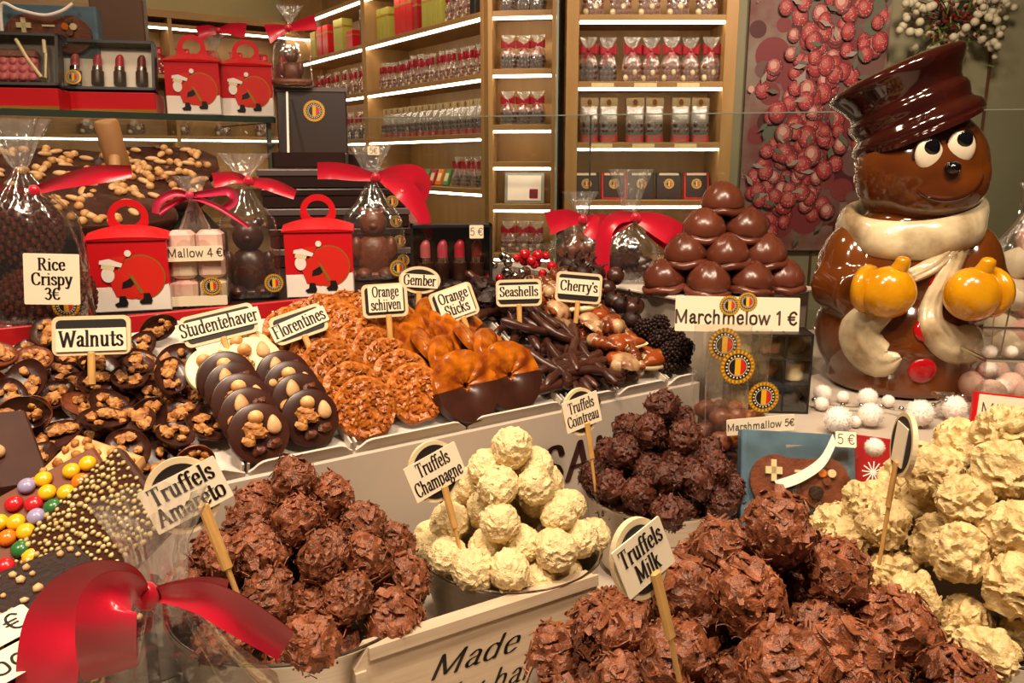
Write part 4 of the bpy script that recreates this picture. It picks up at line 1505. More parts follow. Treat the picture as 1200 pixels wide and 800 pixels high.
def heap(kind, name, what, group, cx, cy, R0, zr, H, r, seed, power=1.25, nmesh=5, sq=(1, 1)):
    """individual truffles packed over a cone-like heap, with a second layer showing through the gaps"""
    meshes = [truffle_mesh(name, kind, seed + i) for i in range(nmesh)]
    rr = random.Random(seed)
    placed = []

    def zc(q):
        return zr + H * (1 - min(1, q) ** power)
    for shell in range(2):
        tries = 0
        dmin = r * (1.72 if shell == 0 else 1.7)
        while tries < 5000:
            tries += 1
            q = math.sqrt(rr.random()) * 1.0
            a = rr.uniform(0, 2 * PI)
            if tries == 1 and shell == 0:
                q = 0.0
            x, y, z = q * R0 * math.cos(a), q * R0 * math.sin(a), zc(q)
            if shell:
                q2 = max(0, q - 0.06)
                x, y = x * .86, y * .86
                z = zc(q) - 1.45 * r
                if z < zr - r:
                    continue
            p = Vector((x, y, z))
            if all((p - b).length > dmin for b in placed):
                placed.append(p)
    k = 0
    top = max(placed, key=lambda p: p.z)
    ox = Vector((cx, cy, 0))
    for p in placed:
        me = meshes[k % nmesh]
        o = bpy.data.objects.new(name, me)
        COL.objects.link(o)
        sc = r * rr.uniform(0.94, 1.1)
        o.matrix_basis = MX(p + ox, (rr.uniform(0, 6.28), rr.uniform(0, 6.28), rr.uniform(0, 6.28)), (sc * rr.uniform(.95, 1.08), sc * rr.uniform(.95, 1.08), sc * .97))
        tag(o, ('topmost ' if p is top else '') + what, 'truffle', group)
        k += 1
    return placed


ZR = 1.132
am = atz(352, 692, ZR)
bowl('steel_bowl', 'steel bowl of milk truffles behind the big red bow', (am.x, am.y, Z0), 0.108, ZR - Z0)
heap('milk', 'flaked_truffle', 'flaked milk chocolate truffle in the steel bowl behind the big red bow', 'amareto truffles', am.x, am.y, 0.101, ZR + 0.004, 0.098, 0.0205, 3)
ch = atz(600, 641, ZR)
bowl('steel_bowl', 'steel bowl of round white truffles in the middle', (ch.x, ch.y, Z0), 0.085, ZR - Z0)
heap('white', 'white_truffle', 'crumbly white chocolate truffle in the middle steel bowl', 'champagne truffles', ch.x, ch.y, 0.0815, ZR + 0.004, 0.098, 0.0185, 13)
co = atz(773, 573, ZR)
bowl('steel_bowl', 'steel bowl of dark flaked truffles beside the white truffles', (co.x, co.y, Z0), 0.083, ZR - Z0)
heap('dark', 'dark_flaked_truffle', 'dark flaked truffle in the bowl under the Cointreau tag', 'cointreau truffles', co.x, co.y, 0.081, ZR + 0.006, 0.094, 0.0185, 23)
mk = Vector((0.176, 0.500, 0))
bowl('steel_bowl', 'large steel bowl under the foreground heap of flaked milk truffles', (mk.x, mk.y, Z0), 0.165, 0.085)
heap('big', 'large_flaked_truffle', 'large flaked milk chocolate truffle in the foreground heap', 'foreground milk truffles', mk.x, mk.y, 0.162, 1.118, 0.145, 0.0235, 33, 1.15, 6)
wi = Vector((0.425, 0.675, 0))
bowl('steel_bowl', 'large steel bowl under the heap of ivory truffles on the right', (wi.x, wi.y, Z0), 0.145, 0.095)
heap('ivory', 'ivory_truffle', 'rough ivory white chocolate truffle in the heap on the right', 'ivory truffles', wi.x, wi.y, 0.140, 1.13, 0.140, 0.0235, 43, 1.25, 6)

# ------------------------------------------------------------------ name tags


def name_sign(label, loc, rot, shape, w, h, lines, th, strip, striprot=0, stick_len=0.0, stick_x=0.0, strip_off=(0, 0), serif=True, gap=1.25, frame=0.0035, squeeze=1.0):
    t = thing('name_sign', label, 'sign', Matrix.Translation(loc) @ rot.to_4x4())
    out = oval(w / 2, h / 2) if shape == 'oval' else rrect(w, h, 0.006)
    inn = oval(w / 2 - frame, h / 2 - frame) if shape == 'oval' else rrect(w - 2 * frame, h - 2 * frame, 0.004)
    MB().prism(out, -0.002, 0.002).build('board', M['cream'], t, False)
    f = MB()
    f.prism(inn, -0.0026, -0.0015)
    f.build('black_face', M['face'], t, False)
    mx = Matrix.Translation((strip_off[0], 0, strip_off[1])) @ Matrix.Rotation(R(-striprot), 4, 'Y')
    sp = MB().prism(rrect(strip[0], strip[1], 0.0005, 1), -0.0036, -0.0027).build('paper_strip', M['paper'], t, False)
    sp.matrix_basis = mx
    mb = MB()
    n = len(lines)
    if lines:
        squeeze = min(squeeze, (min(strip[0], 2 * w) - 0.005) / (th * max(text_width(q) for q in lines)))
    for i, s in enumerate(lines):
        z = (n - 1) / 2 * th * gap - i * th * gap - th * 0.42
        lettering(mb, s, th, 0, z, -0.0039, serif, squeeze=squeeze)
    mb.build('lettering', M['ink'], sp, False)
    if stick_len:
        s = MB().box(stick_x - 0.0032, stick_x + 0.0032, -0.0062, -0.0026, -h / 2 - 0.028, -h / 2 + (0.014 if shape == 'oval' and w < h else 0.003), b=.0012)
        s.tube([(stick_x, -0.004, -h / 2 - 0.02), (stick_x, -0.003, -h / 2 - stick_len)], [0.0018, 0.0016], 8)
        s.build('wooden_peg', M['stick'], t)
    return t


name_sign('oval sign reading Truffels Amareto on a peg above the left flaked truffles', atY(214, 580, 0.44), facing(26, 12, 14), 'oval', 0.041, 0.0445, ['Truffels', 'Amareto'], 0.0099, (0.0445, 0.0265), 6, 0.054, 0.008, (0.002, 0.0), squeeze=0.84)
name_sign('oval sign reading Truffels Champagne on a peg in the white truffles', atY(509, 552, 0.685), facing(30, 8, 10), 'oval', 0.050, 0.056, ['Truffels', 'Champagne'], 0.0125, (0.053, 0.034), 8, 0.085, 0.004, (0, 0), squeeze=0.80)
name_sign('oval sign reading Truffels Cointreau on a peg in the dark truffles', atY(680, 482, 0.84), facing(30, 6, 6), 'oval', 0.045, 0.052, ['Truffels', 'Cointreau'], 0.0115, (0.046, 0.034), 4, 0.072, 0.004, (0, 0), squeeze=0.80)
name_sign('oval sign reading Truffels Milk on a peg in the foreground heap', atY(749, 654, 0.405), facing(33, 8, 12), 'oval', 0.0375, 0.046, ['Truffels', 'Milk'], 0.0103, (0.036, 0.030), 8, 0.055, 0.005, (0.001, 0.001), squeeze=0.78)
name_sign('oval sign seen nearly edge-on in the ivory truffles', atY(1059, 521, 0.64), facing(-97, 4, 0), 'oval', 0.050, 0.054, [], 0.01, (0.024, 0.034), 0, 0.08, 0.003, (0, 0))
name_sign('rectangular sign reading Walnuts over the walnut cups', atY(108, 393, 0.735), facing(14, 16, -1), 'rect', 0.066, 0.036, ['Walnuts'], 0.0142, (0.059, 0.021), 0, 0.03, 0.0, (0, -0.004))
name_sign('rectangular sign reading Studentehaver behind the nut discs', atY(257, 381, 0.82), facing(24, 22, 10), 'rect', 0.073, 0.032, ['Studentehaver'], 0.0132, (0.082, 0.017), 0, 0.03, 0.0, (0, 0.001), squeeze=0.82)
name_sign('rectangular sign reading Florentines over the florentines', atY(350, 380, 0.85), facing(28, 22, 14), 'rect', 0.058, 0.031, ['Florentines'], 0.0130, (0.063, 0.017), 4, 0.03, 0.0, (0, 0), squeeze=0.82)
name_sign('square sign reading Orange schijven over the orange slices', atY(451, 352, 0.905), facing(10, 10, 2), 'rect', 0.0505, 0.0375, ['Orange', 'schijven'], 0.0116, (0.0385, 0.029), 0, 0.045, 0.003, (0.001, 0.002), squeeze=0.8)
name_sign('oval sign reading Gember behind the orange slices', atY(492, 328, 0.985), facing(4, 6, -4), 'oval', 0.050, 0.033, ['Gember'], 0.0120, (0.044, 0.016), 0, 0.04, 0.0, (0, -0.001), squeeze=0.85)
name_sign('tilted sign reading Orange Sticks over the orange sticks', atY(532, 356, 0.955), facing(18, 14, 16), 'rect', 0.054, 0.040, ['Orange', 'Sticks'], 0.0125, (0.042, 0.034), 0, 0.035, 0.004, (0.001, 0.001), squeeze=0.85)
name_sign('rectangular sign reading Seashells over the chocolate seashells', atY(608, 343, 1.03), facing(-2, 8, 2), 'rect', 0.058, 0.034, ['Seashells'], 0.0118, (0.054, 0.018), 0, 0.04, 0.0, (0, 0.001), squeeze=0.85)
name_sign("rectangular sign reading Cherry's over the chocolate cherries", atY(678, 337, 1.075), facing(2, 8, -5), 'rect', 0.061, 0.040, ["Cherry's"], 0.0130, (0.055, 0.021), 0, 0.04, 0.0, (0, 0.001), squeeze=0.9)

# ------------------------------------------------------------------ wooden plaque in front of the bowls
pl, pr_ = atz(414, 764, 1.132), atz(700, 672, 1.132)
dv = (pr_ - pl)
yawp = math.degrees(math.atan2(dv.y, dv.x))
W = dv.length
t = thing('wooden_plaque', 'whitewashed wooden plaque with script lettering Made in front of the bowls', 'plaque', Matrix.Translation(((pl.x + pr_.x) / 2, (pl.y + pr_.y) / 2, Z0)) @ facing(yawp, 4, 0).to_4x4())
Hp = 0.092
out = [(-W / 2, 0), (W / 2, 0), (W / 2, Hp - .004), (W / 2 - .004, Hp), (-W / 2 + 0.012, Hp), (-W / 2, Hp - 0.016)]
MB().prism(out, -0.006, 0.006).build('board', M['sign_wood'], t, False)
fr = MB()
fr.prism([(-W / 2 + 0.012, Hp - 0.010), (W / 2 - 0.001, Hp - 0.010), (W / 2 - 0.001, Hp), (-W / 2 + 0.012, Hp)], -0.0095, -0.006)
fr.prism([(-W / 2, 0), (-W / 2 + .009, 0), (-W / 2 + .009, Hp - .018), (-W / 2, Hp - .018)], -0.0085, -0.006)
fr.build('raised_border', M['sign_wood'], t, False)
mb = MB()
lettering(mb, 'Made', 0.0185, -0.014, Hp - 0.046, -0.0064, False, 4.6, 1.8, 0.42, squeeze=1.45)
lettering(mb, 'by hand', 0.0185, 0.012, Hp - 0.076, -0.0064, False, 4.6, 1.8, 0.42, squeeze=1.2)
mb.build('script_lettering', M['ink'], t, False)

# ------------------------------------------------------------------ the big ceramic figure
fb = atz(1062, 474, ZP)
FY = fb.y + 0.10
FX = 0.466 * FY / 0.965
FS = 0.875 * FY / 1.055
FM = MX((FX, FY, ZP + 0.001), (0, 0, R(-14)), FS)
fg = thing('ceramic_figure', 'glossy brown ceramic snowman figure with dark cap, cream scarf and yellow mittens', 'figurine', FM)
mb = MB()
mb.ell((-0.005, 0, 0.082), (0.116, 0.108, 0.095), 40, 24)
mb.ell((-0.003, 0.004, 0.165), (0.104, 0.095, 0.098), 40, 24)
mb.ell((-0.078, -0.012, 0.165), (0.050, 0.058, 0.078), 28, 18)
mb.ell((0.078, -0.012, 0.168), (0.050, 0.058, 0.078), 28, 18)
mb.tube([(-0.095, -0.02, 0.155), (-0.075, -0.075, 0.145)], [0.045, 0.034], 18)
mb.tube([(0.095, -0.02, 0.155), (0.070, -0.080, 0.145)], [0.045, 0.034], 18)
mb.ell((0.002, 0, 0.245), (0.072, 0.07, 0.03), 28, 14)
mb.lathe([(0.088, 0.0), (0.098, 0.006), (0.1, 0.05), (0.05, 0.08)], 40)
body = mb.build('body', M['glaze'], fg, sharp=0)
rm = body.modifiers.new('remesh', 'REMESH')
rm.mode = 'VOXEL'
rm.voxel_size = 0.0035
rm.use_smooth_shade = True
sm = body.modifiers.new('smooth', 'SMOOTH')
sm.factor = 0.6
sm.iterations = 14
dg = bpy.context.evaluated_depsgraph_get()
ev = body.evaluated_get(dg)
me = bpy.data.meshes.new_from_object(ev)
body.modifiers.clear()
body.data = me
me.polygons.foreach_set('use_smooth', [True] * len(me.polygons))
bvh = BVHTree.FromPolygons([v.co for v in me.vertices], [tuple(p.vertices) for p in me.polygons])


def front(x, z, off=0.0):
    h = bvh.ray_cast(Vector((x, -0.4, z)), Vector((0, 1, 0)))
    if h[0] is None:
        return Vector((x, -0.06, z)), Vector((0, -1, 0))
    return h[0] + h[1] * off, h[1]


# head, turned and tilted
HR = Matrix.Rotation(R(10), 3, 'Z') @ Matrix.Rotation(R(-14), 3, 'Y') @ Matrix.Rotation(R(6), 3, 'X')
HC = Vector((0.004, -0.004, 0.322))
HM = Matrix.Translation(HC) @ HR.to_4x4()
hd = MB()
hd.ell((0, 0, 0), (0.0895, 0.086, 0.084), 44, 28, 0, HM, fn=lambda p: Vector((p.x * (1 + .06 * max(0, -p.z)), p.y, p.z)))
hd.ell((0.004, -0.026, -0.024), (0.074, 0.066, 0.052), 36, 22, 0, HM)
hd.ell((-0.040, -0.044, -0.014), (0.028, 0.028, 0.022), 20, 14, 0, HM)
hd.ell((0.048, -0.042, -0.014), (0.028, 0.028, 0.022), 20, 14, 0, HM)
head = hd.build('head', M['glaze'], fg, sharp=0)
rm = head.modifiers.new('remesh', 'REMESH')
rm.mode = 'VOXEL'
rm.voxel_size = 0.003
sm = head.modifiers.new('smooth', 'SMOOTH')
sm.factor = 0.6
sm.iterations = 16
dg = bpy.context.evaluated_depsgraph_get()
me = bpy.data.meshes.new_from_object(head.evaluated_get(dg))
head.modifiers.clear()
head.data = me
me.polygons.foreach_set('use_smooth', [True] * len(me.polygons))
for sx in (-1, 1):
    e = MB()
    e.ell((sx * 0.021 + 0.004, -0.0755, 0.030), (0.0185, 0.008, 0.0225), 24, 16, 0, HM)
    eo = e.build('eye', M['eye_white'], head)
    e = MB()
    e.ell((sx * 0.021 + 0.007, -0.0815, 0.040), (0.0105, 0.0035, 0.0115), 20, 12, 0, HM)
    e.build('pupil', M['eye_black'], eo)
    e = MB()
    P = [HM @ Vector((sx * 0.021 + 0.004 + 0.0195 * math.cos(a), -0.0780 + 0.004 * abs(math.cos(a)), 0.030 + 0.0240 * math.sin(a))) for a in [PI * i / 10 for i in range(11)]]
    e.tube(P, 0.0016, 6)
    e.build('eye_rim', M['glaze_dark'], head)
e = MB()
e.ell((0.006, -0.089, 0.008), (0.0105, 0.010, 0.009), 18, 12, 0, HM)
e.build('nose', M['eye_black'], head)
hb_ = BVHTree.FromPolygons([v.co for v in head.data.vertices], [tuple(p.vertices) for p in head.data.polygons])
e = MB()
P = []
HF = HR @ Vector((0, 1, 0))
for i in range(17):
    a = R(198 + 144 * i / 16)
    x, z = 0.006 + 0.046 * math.cos(a), -0.004 + 0.030 * math.sin(a)
    h = hb_.ray_cast(HM @ Vector((x, -0.3, z)), HF)
    P.append(h[0] - HF * 0.0006)
e.tube(P, [0.0010 + 0.0016 * math.sin(PI * i / 16) for i in range(17)], 8)
e.build('mouth', M['glaze_dark'], head)
# cap
CX = Matrix.Translation((-0.002, 0.006, 0.371)) @ Matrix.Rotation(R(4), 4, 'Z') @ Matrix.Rotation(R(-24), 4, 'Y') @ Matrix.Rotation(R(-5), 4, 'X') @ Matrix.Diagonal((0.95, 0.95, 0.94, 1))
cp = MB()
cp.lathe([(0.02, -0.006), (0.086, -0.008), (0.095, -0.002), (0.0965, 0.006), (0.092, 0.014), (0.085, 0.019), (0.083, 0.024), (0.085, 0.031), (0.0865, 0.040), (0.0845, 0.047), (0.081, 0.050), (0.081, 0.056), (0.086, 0.068), (0.094, 0.080), (0.0985, 0.088), (0.099, 0.093), (0.095, 0.0985), (0.07, 0.104), (0.03, 0.106), (0.005, 0.1065)], 56, 0, CX)
capo = cp.build('cap', M['glaze_dark'], fg, sharp=0)
cp = MB()
secs = []
for i in range(17):
    a = R(-150 + 120 * i / 16)
    w = math.sin(PI * i / 16) ** 0.6
    secs.append([((0.088 + 0.020 * w * q) * math.cos(a), (0.088 + 0.020 * w * q) * math.sin(a), 0.0 - 0.010 * w * q + (0.004 if k else -0.002)) for k, q in ((0, 0), (0, 1), (1, 1), (1, 0))])
cp.loft(secs, 0, CX)
cp.build('cap_peak', M['glaze_dark'], capo)
# scarf: a wrap and two hanging ends
sc = MB()
n = 56
secs = []
for i in range(n + 1):
    a = 2 * PI * i / n
    dip = -0.018 * math.sin(-a) * (1 if math.sin(a) < 0 else 0.3)
    cx, cy = 0.086 * math.cos(a), 0.080 * math.sin(a)
    ring = []
    for j in range(14):
        b = 2 * PI * j / 14
        rr_ = 0.0155 + 0.0025 * math.sin(5 * a + 2 * b)
        ring.append((cx + rr_ * 0.95 * math.cos(b) * math.cos(a), cy + rr_ * 0.95 * math.cos(b) * math.sin(a), 0.246 + dip * 1.1 + 0.010 * math.cos(a - 0.2) + 0.0285 * math.sin(b)))
    secs.append(ring)
sc.loft(secs, cap0=False, cap1=False)
scarf = sc.build('scarf', M['glaze_white'], fg, sharp=0)


def sash(P, W, th, name):
    P = catmull([(x, 0, z) for x, z in P], 6)
    Wd = [w.x for w in catmull([(w, 0, 0) for w in W], 6)]
    secs = []
    m_ = len(P)
    for i, p in enumerate(P):
        d = (P[min(i + 1, m_ - 1)] - P[max(i - 1, 0)]).normalized()
        s = Vector((d.z, 0, -d.x))
        top, bot = [], []
        for k in range(9):
            u = (k - 4) / 4
            q = p + s * (u * Wd[i])
            h, nn = front(q.x, q.z)
            e = math.sqrt(max(0.0, 1 - u ** 4))
            top.append(h + Vector((0, -1, 0)) * (th * (0.25 + 0.75 * e) * (1 + 0.22 * math.sin(k * 2.3 + i * .35))))
            bot.append(h + Vector((0, 1, 0)) * 0.006)
        secs.append(top + bot[::-1])
    mb = MB()
    mb.loft(secs)
    return mb.build(name, M['glaze_white'], scarf, sharp=0)


kx, kz = 0.052, 0.232
sash([(0.058, 0.236), (0.040, 0.190), (0.022, 0.145), (0.020, 0.110), (0.046, 0.086), (0.078, 0.078), (0.090, 0.052)], [0.018, 0.016, 0.0145, 0.019, 0.025, 0.028, 0.012], 0.011, 'scarf_end')
sash([(0.048, 0.215), (0.018, 0.193), (-0.012, 0.176)], [0.010, 0.0115, 0.010], 0.011, 'scarf_end')
sash([(-0.040, 0.128), (-0.066, 0.105), (-0.064, 0.076), (-0.040, 0.056), (-0.018, 0.066)], [0.014, 0.024, 0.028, 0.026, 0.006], 0.009, 'scarf_end')
kb = MB()
h, nn = front(0.060, 0.236)
kb.ell(h + Vector((0, -0.004, 0)), (0.020, 0.014, 0.022), 20, 14)
kb.build('scarf_knot', M['glaze_white'], scarf)
for x, z, r in ((0.028, 0.166, 0.0165), (0.012, 0.104, 0.0165), (0.014, 0.046, 0.019)):
    h, nn = front(x, z)
    q = nn.to_track_quat('Z', 'Y').to_matrix().to_4x4()
    mb = MB()
    mb.lathe([(r, -0.004), (r, 0.001), (r * .9, 0.0035), (r * .5, 0.0055), (r * .05, 0.006)], 28, 0, Matrix.Translation(h) @ q)
    mb.build('button', M['glaze_red'], fg)
for sx, c, dx in ((-1, (-0.042, -0.112, 0.156), -0.010), (1, (0.060, -0.116, 0.158), 0.012)):
    mb = MB()
    c = Vector(c)
    mb.ell(c, (0.036, 0.030, 0.036), 30, 20)
    mb.tube(catmull([c + Vector((0.004, 0.0, 0.022)), c + Vector((0.012, -0.004, 0.038)), c + Vector((0.014, -0.006, 0.050))], 4), [0.0115, 0.0115, 0.011, 0.011, 0.0105, 0.010, 0.0095, 0.008, 0.004], 14)
    mt = mb.build('mitten', M['glaze_yellow'], fg, sharp=0)
    mb = MB()
    ex = Matrix.Translation(c + Vector((-0.026 if sx < 0 else 0.026, 0.014, 0.002))) @ Matrix.Rotation(R(55 if sx < 0 else -55), 4, 'Z') @ Matrix.Rotation(R(90), 4, 'X')
    mb.lathe([(0.022, -0.009), (0.031, -0.008), (0.0345, 0.0), (0.031, 0.008), (0.02, 0.009)], 30, 0, ex)
    mb.build('mitten_cuff', M['glaze_yellow'], mt, sharp=0)

# ------------------------------------------------------------------ chocolate domes in a pyramid


def dome(v):
    t = thing('chocolate_dome', 'dome', 'chocolate')
    mb = MB()
    o = v * 9.0
    pf = [(0.004, 0.010), (0.0255, 0.010), (0.0275, 0.016), (0.0272, 0.024), (0.0245, 0.034), (0.0195, 0.043), (0.012, 0.050), (0.005, 0.0535), (0.001, 0.054)]
    n = 40
    mb.loft([[(r * math.cos(a) * (1 + .03 * noise.noise(Vector((math.cos(a), math.sin(a), z * 40 + o)))), r * math.sin(a) * (1 + .03 * noise.noise(Vector((math.cos(a), math.sin(a), z * 40 + o + 3)))), z + 0.0035 * noise.noise(Vector((math.cos(a) * 2.2, math.sin(a) * 2.2, z * 110 + o)))) for a in [2 * PI * j / n for j in range(n)]] for r, z in pf])
    mb.build('dome_top', M['melo'], t, sharp=0)
    mb = MB()
    pf = [(0.004, 0.0), (0.026, 0.0), (0.0295, 0.003), (0.0305, 0.007), (0.029, 0.011), (0.025, 0.014), (0.01, 0.015)]
    mb.loft([[(r * math.cos(a) * (1 + .04 * noise.noise(Vector((math.cos(a) * 1.5, math.sin(a) * 1.5, o)))), r * math.sin(a), z + 0.0015 * math.sin(5 * a + o)) for a in [2 * PI * j / n for j in range(n)]] for r, z in pf])
    mb.build('biscuit_base', M['melo'], t, sharp=0)
    return t


dm = [Proto(dome(v)) for v in range(2)]
pc = atY(843, 340, 1.165)
k = 0
for lv, spots in enumerate(([(-0.085, -0.02), (-0.030, -0.045), (0.032, -0.045), (0.088, -0.02), (-0.055, 0.03), (0.0, 0.015), (0.058, 0.03)],
                            [(-0.056, -0.018), (0.002, -0.030), (0.060, -0.016), (-0.028, 0.030), (0.032, 0.030)],
                            [(-0.030, -0.006), (0.030, -0.004), (0.0, 0.034)], [(0.0, 0.008)])):
    for j, (x, y) in enumerate(spots):
        lab = ['bottom', 'second', 'third', 'top'][lv]
        lx = sorted(s[0] for s in spots).index(x)
        txt = 'smooth chocolate dome crowning the pyramid' if lv == 3 else 'smooth chocolate dome in the %s layer of the pyramid, %s from the left' % (lab, ORD[lx])
        tilt = (0.16, rnd.uniform(-.14, .14), rnd.uniform(0, 6.28)) if lv < 3 else (0, 0, 0)
        m = Matrix.Translation((pc.x + x * 0.95, pc.y + y, 1.3185 + lv * 0.0345 + (0.001 if lv else 0))) @ Euler((rnd.uniform(-.05, .18) if lv < 3 else 0, rnd.uniform(-.14, .14) if lv < 3 else 0, 0)).to_matrix().to_4x4() @ Matrix.Rotation(rnd.uniform(0, 6.28), 4, 'Z') @ Matrix.Diagonal((1.1, 1.1, 0.86, 1))
        dm[k % 2].put(m, txt, 'chocolate domes')
        k += 1

# ------------------------------------------------------------------ packaged goods


def px_ribbon(mb, Y, P, k=6, wav=0.0):
    """satin strip through (x, y, width in px, depth offset) marks around a bag neck at depth Y"""
    C = [Vector((x, y, 0)) for x, y, w, d in P]
    C = catmull(C, k)
    WD = catmull([(w, d, 0) for x, y, w, d in P], k)
    cols = 5
    vs = []
    for i, c in enumerate(C):
        d = (C[min(i + 1, len(C) - 1)] - C[max(i - 1, 0)])
        d.normalize()
        s = Vector((-d.y, d.x, 0))
        for j in range(cols):
            u = j / (cols - 1) - 0.5
            q = c + s * (u * WD[i].x)
            vs.append(atY(q.x, q.y, Y + WD[i].y + 0.003 * math.cos(u * PI) * (1 if wav == 0 else -1) + wav * math.sin(i * 0.9) * u))
    fs = []
    for i in range(len(C) - 1):
        for j in range(cols - 1):
            a = i * cols + j
            fs.append((a, a + 1, a + cols + 1, a + cols))
    n = len(vs)
    back = [v + Vector((0, 0.0006, 0)) for v in vs]
    mb.add(vs + back, fs + [tuple(n + q for q in reversed(f)) for f in fs])


def gift_bag(label, loc, rot, w, d, h, neck, flare, fw, contents, ribbons, Y, knot=None, seed=1, rib='ribbon', cat='gift bag', tag_txt=None, name='gift_bag'):
    """clear bag: pouch up to the neck, gathered flare above, satin bow drawn in world space"""
    t = thing(name, label, cat, Matrix.Translation(loc) @ rot.to_4x4())
    mb = MB()
    zz = [(0.0, .9, .9, 0), (.004, 1, 1, 0), (h * .3, 1.02, 1.0, .03), (h * .6, .98, .96, .08), (h * .78, .86, .85, .25), (h * .92, .5, .55, .6), (neck - .006, .17, .22, .9), (neck, .10, .15, 1)]
    mb.loft(pleat_bag(w, d, zz, seed, 56, k=8), cap1=False)
    mb.build('cellophane', M['film'], t, sharp=0)
    if flare:
        mb = MB()
        zf = [(neck, .10, .15, 1), (neck + .005, .17, .2, 1), (neck + flare * .5, .55 * fw, .40, 1), (neck + flare, 1.0 * fw, .5, 1)]
        mb.loft(pleat_bag(w, d, zf, seed + 1, 56, k=8), cap0=False, cap1=False)
        mb.build('gathered_top', M['film_flare'], t, sharp=0)
    contents(t)
    inv = t.matrix_basis.inverted()
    if ribbons:
        mb = MB()
        for P in ribbons:
            px_ribbon(mb, Y, P)
        if knot:
            kx_, ky_, kr = knot
            mb.ell(atY(kx_, ky_, Y - 0.004), (kr, kr * .8, kr * 1.1), 14, 10)
        mb.v = [tuple(inv @ Vector(p)) for p in mb.v]
        mb.build('bow', M[rib], t, sharp=0)
    return t


def base_of(x, y, z):
    """where the pixel's ray meets the level board at height z"""
    return atz(x, y, z)


# ---- red boxes with a printed figure carrying a sack


def motif(mb, w, h):
    """flat print: slots 0 white 1 red 2 gold 3 black 4 skin"""
    mb.flat([(-w / 2, 0.0), (w / 2, 0.0), (w / 2, h * .36), (w * .28, h * .30), (0, h * .33), (-w * .25, h * .28), (-w / 2, h * .30)], 0, 0)
    y = -2e-4
    mb.flat(oval(w * .318, h * .318, 40, w * .15, h * .46), y, 2)
    mb.flat(oval(w * .30, h * .30, 40, w * .15, h * .46), y * 2, 1)
    mb.flat([(-w * .18, h * .58), (-w * .02, h * .50), (w * .12, h * .22), (w * .02, h * .16), (-w * .20, h * .20), (-w * .26, h * .40)], y * 3, 1)
    mb.flat([(-w * .10, h * .40), (w * .03, h * .47), (w * .06, h * .38), (w * .0, h * .33), (-w * .12, h * .31)], y * 4, 3)
    mb.flat([(-w * .02, h * .52), (w * .03, h * .50), (w * .17, h * .24), (w * .12, h * .23)], y * 5, 2)
    mb.flat(oval(w * .085, h * .105, 20, -w * .28, h * .51), y * 5, 0)
    mb.flat([(-w * .36, h * .60), (-w * .20, h * .57), (-w * .18, h * .62), (-w * .35, h * .66)], y * 6, 4)
    mb.flat([(-w * .38, h * .66), (-w * .10, h * .61), (-w * .08, h * .66), (-w * .25, h * .73), (-w * .37, h * .71)], y * 7, 0)
    mb.flat([(-w * .30, h * .71), (-w * .08, h * .66), (-w * .02, h * .76), (-w * .16, h * .76)], y * 6, 1)
    mb.flat(oval(w * .045, h * .045, 14, -w * .0, h * .80), y * 8, 0)
    for x, z in ((-w * .20, h * .06), (w * .12, h * .09)):
        mb.flat([(x, z), (x + w * .13, z), (x + w * .15, z + h * .05), (x + w * .12, z + h * .15), (x + w * .04, z + h * .15), (x + w * .03, z + h * .07), (x - w * .03, z + h * .04)], y * 6, 3)
    return mb


def red_box():
    t = thing('gift_carton', 'x', 'box')
    w, d, h = 0.098, 0.070, 0.098
    bm_ = MB()
    bm_.box(-w / 2, w / 2, -d / 2, d / 2, 0, h * .36, 1, b=.0008)
    bm_.loft([[(-w / 2, -d / 2, h * .36), (w / 2, -d / 2, h * .36), (w / 2, d / 2, h * .36), (-w / 2, d / 2, h * .36)], [(-w / 2, -d / 2, h), (w / 2, -d / 2, h), (w / 2, d / 2, h), (-w / 2, d / 2, h)]], 0)
    bm_.build('carton_body', [M['red'], M['white_card']], t, False)
    l = MB()
    n = 14
    secs = []
    for i in range(n + 1):
        u = i / n * 2 - 1
        x = u * (w / 2 + .003)
        lift = 0.010 * (1 - u * u)
        secs.append([(x, -d / 2 - .002, h - .001), (x, -d / 2 - .003, h + .001 + lift * .3), (x, -.003, h + .008 + lift), (x, .003, h + .008 + lift), (x, d / 2 + .003, h + .001 + lift * .3), (x, d / 2 + .002, h - .001)])
    l.loft(secs)
    l.build('folded_lid', M['red'], t, sharp=25)
    hn = MB()
    hn2 = []
    m_ = 32
    out, inn = [], []
    for i in range(m_ + 1):
        a = R(-20 + 220 * i / m_)
        out.append((0.026 * math.cos(a), h + 0.030 + 0.024 * math.sin(a)))
        inn.append((0.0165 * math.cos(a), h + 0.030 + 0.0145 * math.sin(a)))
    out = [(0.026, h + .010)] + out + [(-0.026, h + .010)]
    # ring handle as a closed loop of quads
    oo = [(0.026 * math.cos(2 * PI * j / 40) * (1 if math.sin(2 * PI * j / 40) > -.3 else 1.05), h + 0.028 + (0.025 * math.sin(2 * PI * j / 40) if math.sin(2 * PI * j / 40) > -.6 else -0.016)) for j in range(40)]
    ii = [(0.0165 * math.cos(2 * PI * j / 40), h + 0.030 + 0.0135 * math.sin(2 * PI * j / 40)) for j in range(40)]
    secs = [[(a[0], -.0012, a[1]), (a[0], .0012, a[1]), (b[0], .0012, b[1]), (b[0], -.0012, b[1])] for a, b in zip(oo, ii)]
    secs.append(secs[0])
    hn.loft(secs, cap0=False, cap1=False)
    hn.build('ring_handle', M['red'], t, False)
    mo = motif(MB(), w * .98, h)
    p = mo.build('printed_motif', [M['white_card'], M['flag_red'], M['gold'], M['black'], M['cream_choc']], t, False)
    p.location = (0, -d / 2 - 0.0012, 0.002)
    return t


